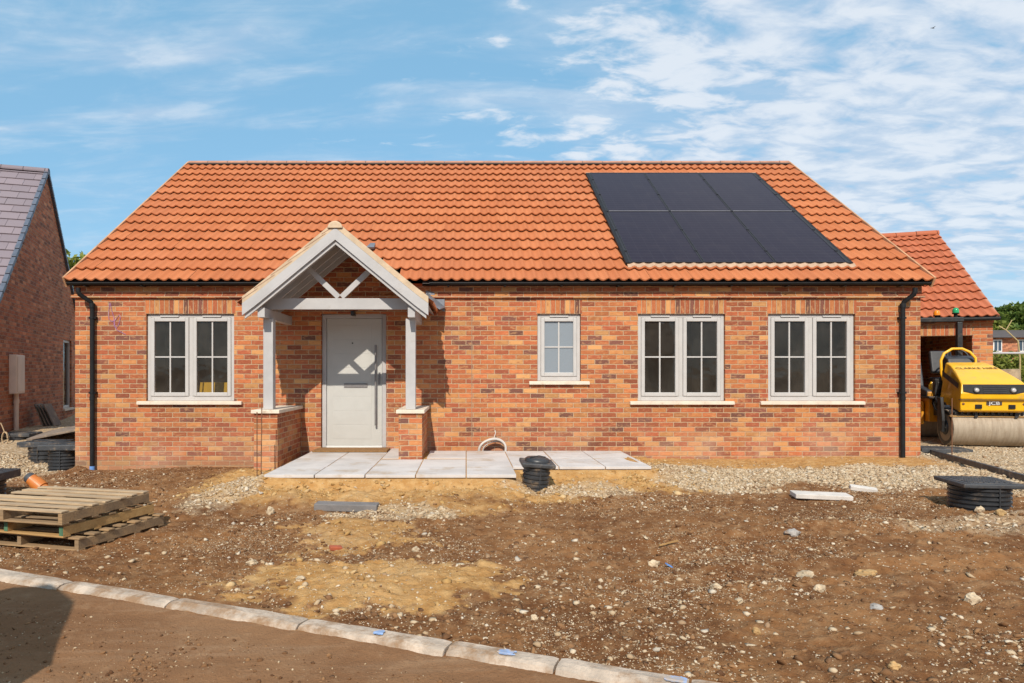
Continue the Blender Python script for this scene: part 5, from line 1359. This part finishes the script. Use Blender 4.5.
mb = MB(); mb.prism([(-6.5, -.4, 2.10), (-6.5, 3, 2.75), (-6.5, 6.4, 2.10)], (13, 0, 0)); mb.build('roof', M['roof_dark'], fb)
for x_ in (-4.55, -3.1, -.6, 2.2, 4.4):
    mb = MB(); mb.box(x_ - .26, x_ + .26, -.06, .03, 1.22, 1.98); w_ = mb.build('window', M['white'], fb, bevel=.01)
    mb = MB(); mb.box(x_ - .2, x_ - .02, -.07, -.05, 1.29, 1.92); mb.box(x_ + .03, x_ + .2, -.07, -.05, 1.29, 1.92); mb.build('pane', plain('far_pane', (.05, .07, .1), .1), w_)
fr = empty('rail_fence', (15.5, 22.3, -1.15), 0, 'pale grey horizontal rail fence in front of the far bungalow', 'fence')
mb = MB(); mb.tube([(0, 0, 1.83), (11, 0.6, 1.86)], .035, 8); mb.build('rail', M['grey_paint'], fr)
for k in range(4):
    mb = MB(); mb.box(.3 + k * 3.3, .38 + k * 3.3, .03 + .17 * k, .1 + .17 * k, -.2, 1.84); mb.build('fence_post', M['grey_paint'], fr)
mb = MB(); mb.tube([(0, 0, -.2), (.02, 0, .9), (.0, 0, 1.35)], .3, 14, radii=[.34, .30, .27]); o = mb.build('tree_stump', plain('cut_wood', (.34, .25, .16), .9, .25, 8, .01, 25)); o.location = (14.9, 18.8, gz(14.9, 18.8)); tag(o, 'pale tree stump showing behind the roller bonnet', 'stump')
mb = MB(); p0 = at(1004, 325, 23.5); mb.tube([at(999, 326, 23.6), at(1006, 330, 23.5), at(1018, 341, 23.4)], .02, 6); mb.tube([at(1006, 330, 23.5), at(1012, 320, 23.5)], .015, 6); mb.tube([at(1018, 341, 23.4), at(1020, 358, 23.4), at(1020, 400, 23.4)], .025, 6)
o = mb.build('bare_sapling', plain('pale_bark', (.40, .30, .14), .9, .2, 6)); centre(o); tag(o, 'bare pale branching sapling in front of the far bungalow', 'sapling')
tree(-18.5, 31.5, 7.3, 2.3, 'green tree crown showing in the gap between the two roofs', M['leaf_yellow'], 7000, .15, 99, .3, group='')
# wooded slope closing the view on the right
def woods():
    g = np.random.default_rng(3); cl = []
    for k in range(220):
        x = g.uniform(20, 95); y = g.uniform(62, 90); cl.append((x, y, 1.2 + g.uniform(.0, 2.6) + (y - 62) * .08, g.uniform(1.2, 2.2)))
    o = foliage('distant_woods', cl, 26000, .42, M['leaf'], None, 5); tag(o, 'mass of distant trees beyond the far bungalow', 'woods', kind='stuff')
woods()
# a bird far up on the right
mb = MB(); mb.lathe((-.18, 0, 0), (1, 0, 0), [(0, .01), (.08, .05), (.2, .06), (.32, .035), (.38, .008)], 10)
mb.face([(-.05, 0, .03), (.06, 0, .03), (.02, .5, .09), (-.06, .5, .09)]); mb.face([(-.05, 0, .03), (.06, 0, .03), (.02, -.5, .05), (-.06, -.5, .05)])
mb.face([(-.16, -.03, 0), (-.16, .03, 0), (-.3, .06, 0), (-.3, -.06, 0)])
o = mb.build('bird', M['black_metal']); o.scale = (.7, .5, .7); o.location = at(933, 28, 55); o.rotation_euler = (.05, 0, .15); tag(o, 'small dark bird high against the clouds at upper right', 'bird')

# objects seen through the left window
mb = MB(); mb.box(-.02, .02, -.5, .5, 0, 1.05); o = mb.build('insulation_board', M['yellow_board']); o.location = (-4.28, 11.85, -1.19); o.rotation_euler = (0, R(8), R(72)); tag(o, 'yellow sheet leaning inside the room behind the left window', 'board')
wb = empty('work_trestle', (-4.95, 11.9, -1.19), R(5), 'wooden trestle standing inside the room behind the left window', 'trestle')
mb = MB(); mb.box(-.45, .35, -.05, .05, .78, .86); mb.build('bar', M['wood_new'], wb)
for x_ in (-.38, .28):
    for s_ in (-1, 1):
        mb = MB(); mb.beam((x_, s_ * .25, 0), (x_, s_ * .03, .78), .05, .03); mb.build('leg', M['wood_new'], wb)
mb = MB(); mb.box(-.3, .3, -.2, .2, .0, .45); mb.box(-.33, .33, -.23, .23, .45, .49, m=1); o = mb.build('storage_box', [M['orange_pipe'], M['white']], bevel=.01); o.location = (-3.72, 11.75, -1.19 + .24); tag(o, 'orange box with a white lid inside the room behind the left window', 'box')
o.location.z = -1.19

# ------------------------------------------------------------------ what stands behind the camera: a parked van and the houses over the road
van = empty('parked_van', (-3.15, -.52, -1.40), 0, 'white panel van parked on the road outside the picture', 'van')
mb = MB()
def vsec(y, top, wtop): return [Vector((-.95, y, .28)), Vector((-.95, y, 1.25)), Vector((-.95 + wtop * .6, y, top - .25)), Vector((-.95 + wtop, y, top)), Vector((.95 - wtop, y, top)), Vector((.95 - wtop * .6, y, top - .25)), Vector((.95, y, 1.25)), Vector((.95, y, .28))]
mb.rings([vsec(-2.5, 1.2, .2), vsec(-2.4, 1.3, .2), vsec(-1.5, 1.42, .2), vsec(-.8, 2.1, .65), vsec(-.3, 2.3, .8), vsec(2.3, 2.3, .82), vsec(2.4, 2.25, .82)], True, 0, False)
vb = mb.build('body', M['white'], van, bevel=.03)
mb = MB(); mb.face([(-.7, -1.46, 1.46), (.7, -1.46, 1.46), (.5, -.84, 1.96), (-.5, -.84, 1.96)]); 
for v_ in mb.v: v_.y -= .015
mb.build('windscreen', M['black_plastic'], van)
for x_ in (-.86, .86):
    for y_ in (-1.6, 1.5):
        mb = MB(); mb.lathe((x_ - .1, y_, .33), (1, 0, 0), [(0, .2), (0, .31), (.03, .33), (.17, .33), (.2, .31), (.2, .2)], 28); wl = mb.build('wheel', M['black_plastic'], van)
        mb = MB(); mb.lathe((x_ - .105, y_, .33), (1, 0, 0), [(0, .19), (.21, .19)], 20); mb.build('rim', M['steel'], wl)
for i, (x_, lab) in enumerate(((-7.5, 'brick house with dark tiled roof over the road, left of the viewer'), (7.0, 'brick house with dark tiled roof over the road, right of the viewer'))):
    hs = empty('opposite_house', (x_, -17, -1.5), R(180), lab, 'house', 'houses over the road')
    mb = MB(); mb.box(-5, 5, 0, 8, -.2, 2.9); mb.build('wall', M['dark_brick'], hs)
    mb = MB(); mb.prism([(-5.3, -.4, 2.85), (-5.3, 4, 6.4), (-5.3, 8.4, 2.85)], (10.6, 0, 0)); mb.build('roof', M['slate'], hs)
    for wx in (-3.2, 0, 3.0):
        mb = MB(); mb.box(wx - .6, wx + .6, -.04, .03, 1.0, 2.2); w_ = mb.build('window', M['white'], hs)
        mb = MB(); mb.box(wx - .52, wx + .52, -.05, -.041, 1.08, 2.12); mb.build('pane', M['black_plastic'], w_)

# ------------------------------------------------------------------ sky, sun, camera
SUN = Vector((.125, 1.0, -.86)).normalized()     # direction the light travels
elev = math.asin(-SUN.z); azi = math.atan2(-SUN.x, -SUN.y)
sd = bpy.data.lights.new('sun', 'SUN'); sd.energy = 4.6; sd.angle = R(.55); sd.color = (1, .92, .80)
so = bpy.data.objects.new('sun', sd); COL.objects.link(so); so.rotation_euler = SUN.to_track_quat('-Z', 'Y').to_euler(); so.location = (0, 0, 30)
w = bpy.data.worlds.new('World'); sc.world = w; w.use_nodes = True; t = w.node_tree; t.nodes.clear()
class WT(NT):
    def __init__(self, tree): self.t = tree; self.out = self.n('ShaderNodeOutputWorld')
wt = WT(t)
sky = wt.n('ShaderNodeTexSky', sky_type='NISHITA'); sky.sun_disc = False; sky.sun_elevation = elev; sky.sun_rotation = azi
sky.altitude = 50; sky.air_density = 1.0; sky.dust_density = .6; sky.ozone_density = 2.2
tint = wt.mix(.6, sky.outputs[0], (2.3, 5.0, 7.2))
bg = wt.n('ShaderNodeBackground'); wt.l(tint, bg.inputs[0]); bg.inputs[1].default_value = .122
d = wt.n('ShaderNodeTexCoord').outputs['Generated']
sx = wt.n('ShaderNodeSeparateXYZ'); wt.l(d, sx.inputs[0])
zc = wt.math('ADD', wt.math('MAXIMUM', sx.outputs[2], 0.0), .16)
cb = wt.n('ShaderNodeCombineXYZ'); wt.l(wt.math('DIVIDE', sx.outputs[0], zc), cb.inputs[0]); wt.l(wt.math('DIVIDE', sx.outputs[1], zc), cb.inputs[1])
mp = wt.n('ShaderNodeMapping'); mp.inputs['Rotation'].default_value = (0, 0, R(-18)); mp.inputs['Scale'].default_value = (1.0, 1.6, 1); mp.inputs['Location'].default_value = (3.1, 1.7, 0); wt.l(cb.outputs[0], mp.inputs[0])
c1 = wt.noise(mp.outputs[0], 6.4, 7, .56, .3)            # mackerel puffs
c2 = wt.noise(mp.outputs[0], .9, 5, .5, .2)
mp2 = wt.n('ShaderNodeMapping'); mp2.inputs['Rotation'].default_value = (0, 0, R(34)); mp2.inputs['Scale'].default_value = (.7, 2.0, 1); mp2.inputs['Location'].default_value = (.7, 4.2, 0); wt.l(cb.outputs[0], mp2.inputs[0])
c3 = wt.noise(mp2.outputs[0], 1.3, 9, .58, .8)            # cirrus wisps
right = wt.maprange(wt.math('DIVIDE', sx.outputs[0], wt.math('ADD', wt.math('ABSOLUTE', sx.outputs[1]), .02)), -.2, .5, -.20, .20)
puff = wt.maprange(wt.math('ADD', wt.math('ADD', wt.math('MULTIPLY', c1, .95), wt.math('MULTIPLY', c2, .32)), right), .585, .81)
c4 = wt.noise(mp2.outputs[0], 3.4, 8, .62, 1.2)
wisp = wt.math('MULTIPLY', wt.maprange(wt.math('ADD', wt.math('MULTIPLY', c3, .7), wt.math('MULTIPLY', c4, .3)), .44, .68), .72)
cov = wt.math('MULTIPLY', wt.math('MAXIMUM', puff, wisp), .82, clamp=True)
cov = wt.math('MULTIPLY', cov, wt.maprange(sx.outputs[2], .02, .16))
cc = wt.mix(wt.maprange(c1, .40, .62), (.56, .68, .84), (.86, .90, .96))
bc = wt.n('ShaderNodeBackground'); wt.l(cc, bc.inputs[0]); bc.inputs[1].default_value = .95
mx = wt.n('ShaderNodeMixShader'); wt.l(cov, mx.inputs[0]); wt.l(bg.outputs[0], mx.inputs[1]); wt.l(bc.outputs[0], mx.inputs[2]); wt.l(mx.outputs[0], wt.out.inputs[0])

cd = bpy.data.cameras.new('camera'); cd.sensor_width = 36; cd.lens = F * 36 / 1024; cd.shift_x = (512 - CX) / 1024; cd.shift_y = (CY - 341.5) / 1024
cd.clip_start = .05; cd.clip_end = 2000
cam = bpy.data.objects.new('camera', cd); COL.objects.link(cam); cam.location = (0, 0, 0); cam.rotation_euler = (R(90), 0, 0); sc.camera = cam
for o in list(COL.objects):
    if o.parent is None: o.location.z += HC
sc.view_settings.view_transform = 'Standard'; sc.view_settings.look = 'None'; sc.view_settings.gamma = 1; sc.view_settings.exposure = 0.06; sc.view_settings.use_curve_mapping = False
sc.render.engine = 'CYCLES'; sc.cycles.use_denoising = True; sc.cycles.max_bounces = 8; sc.cycles.transparent_max_bounces = 12
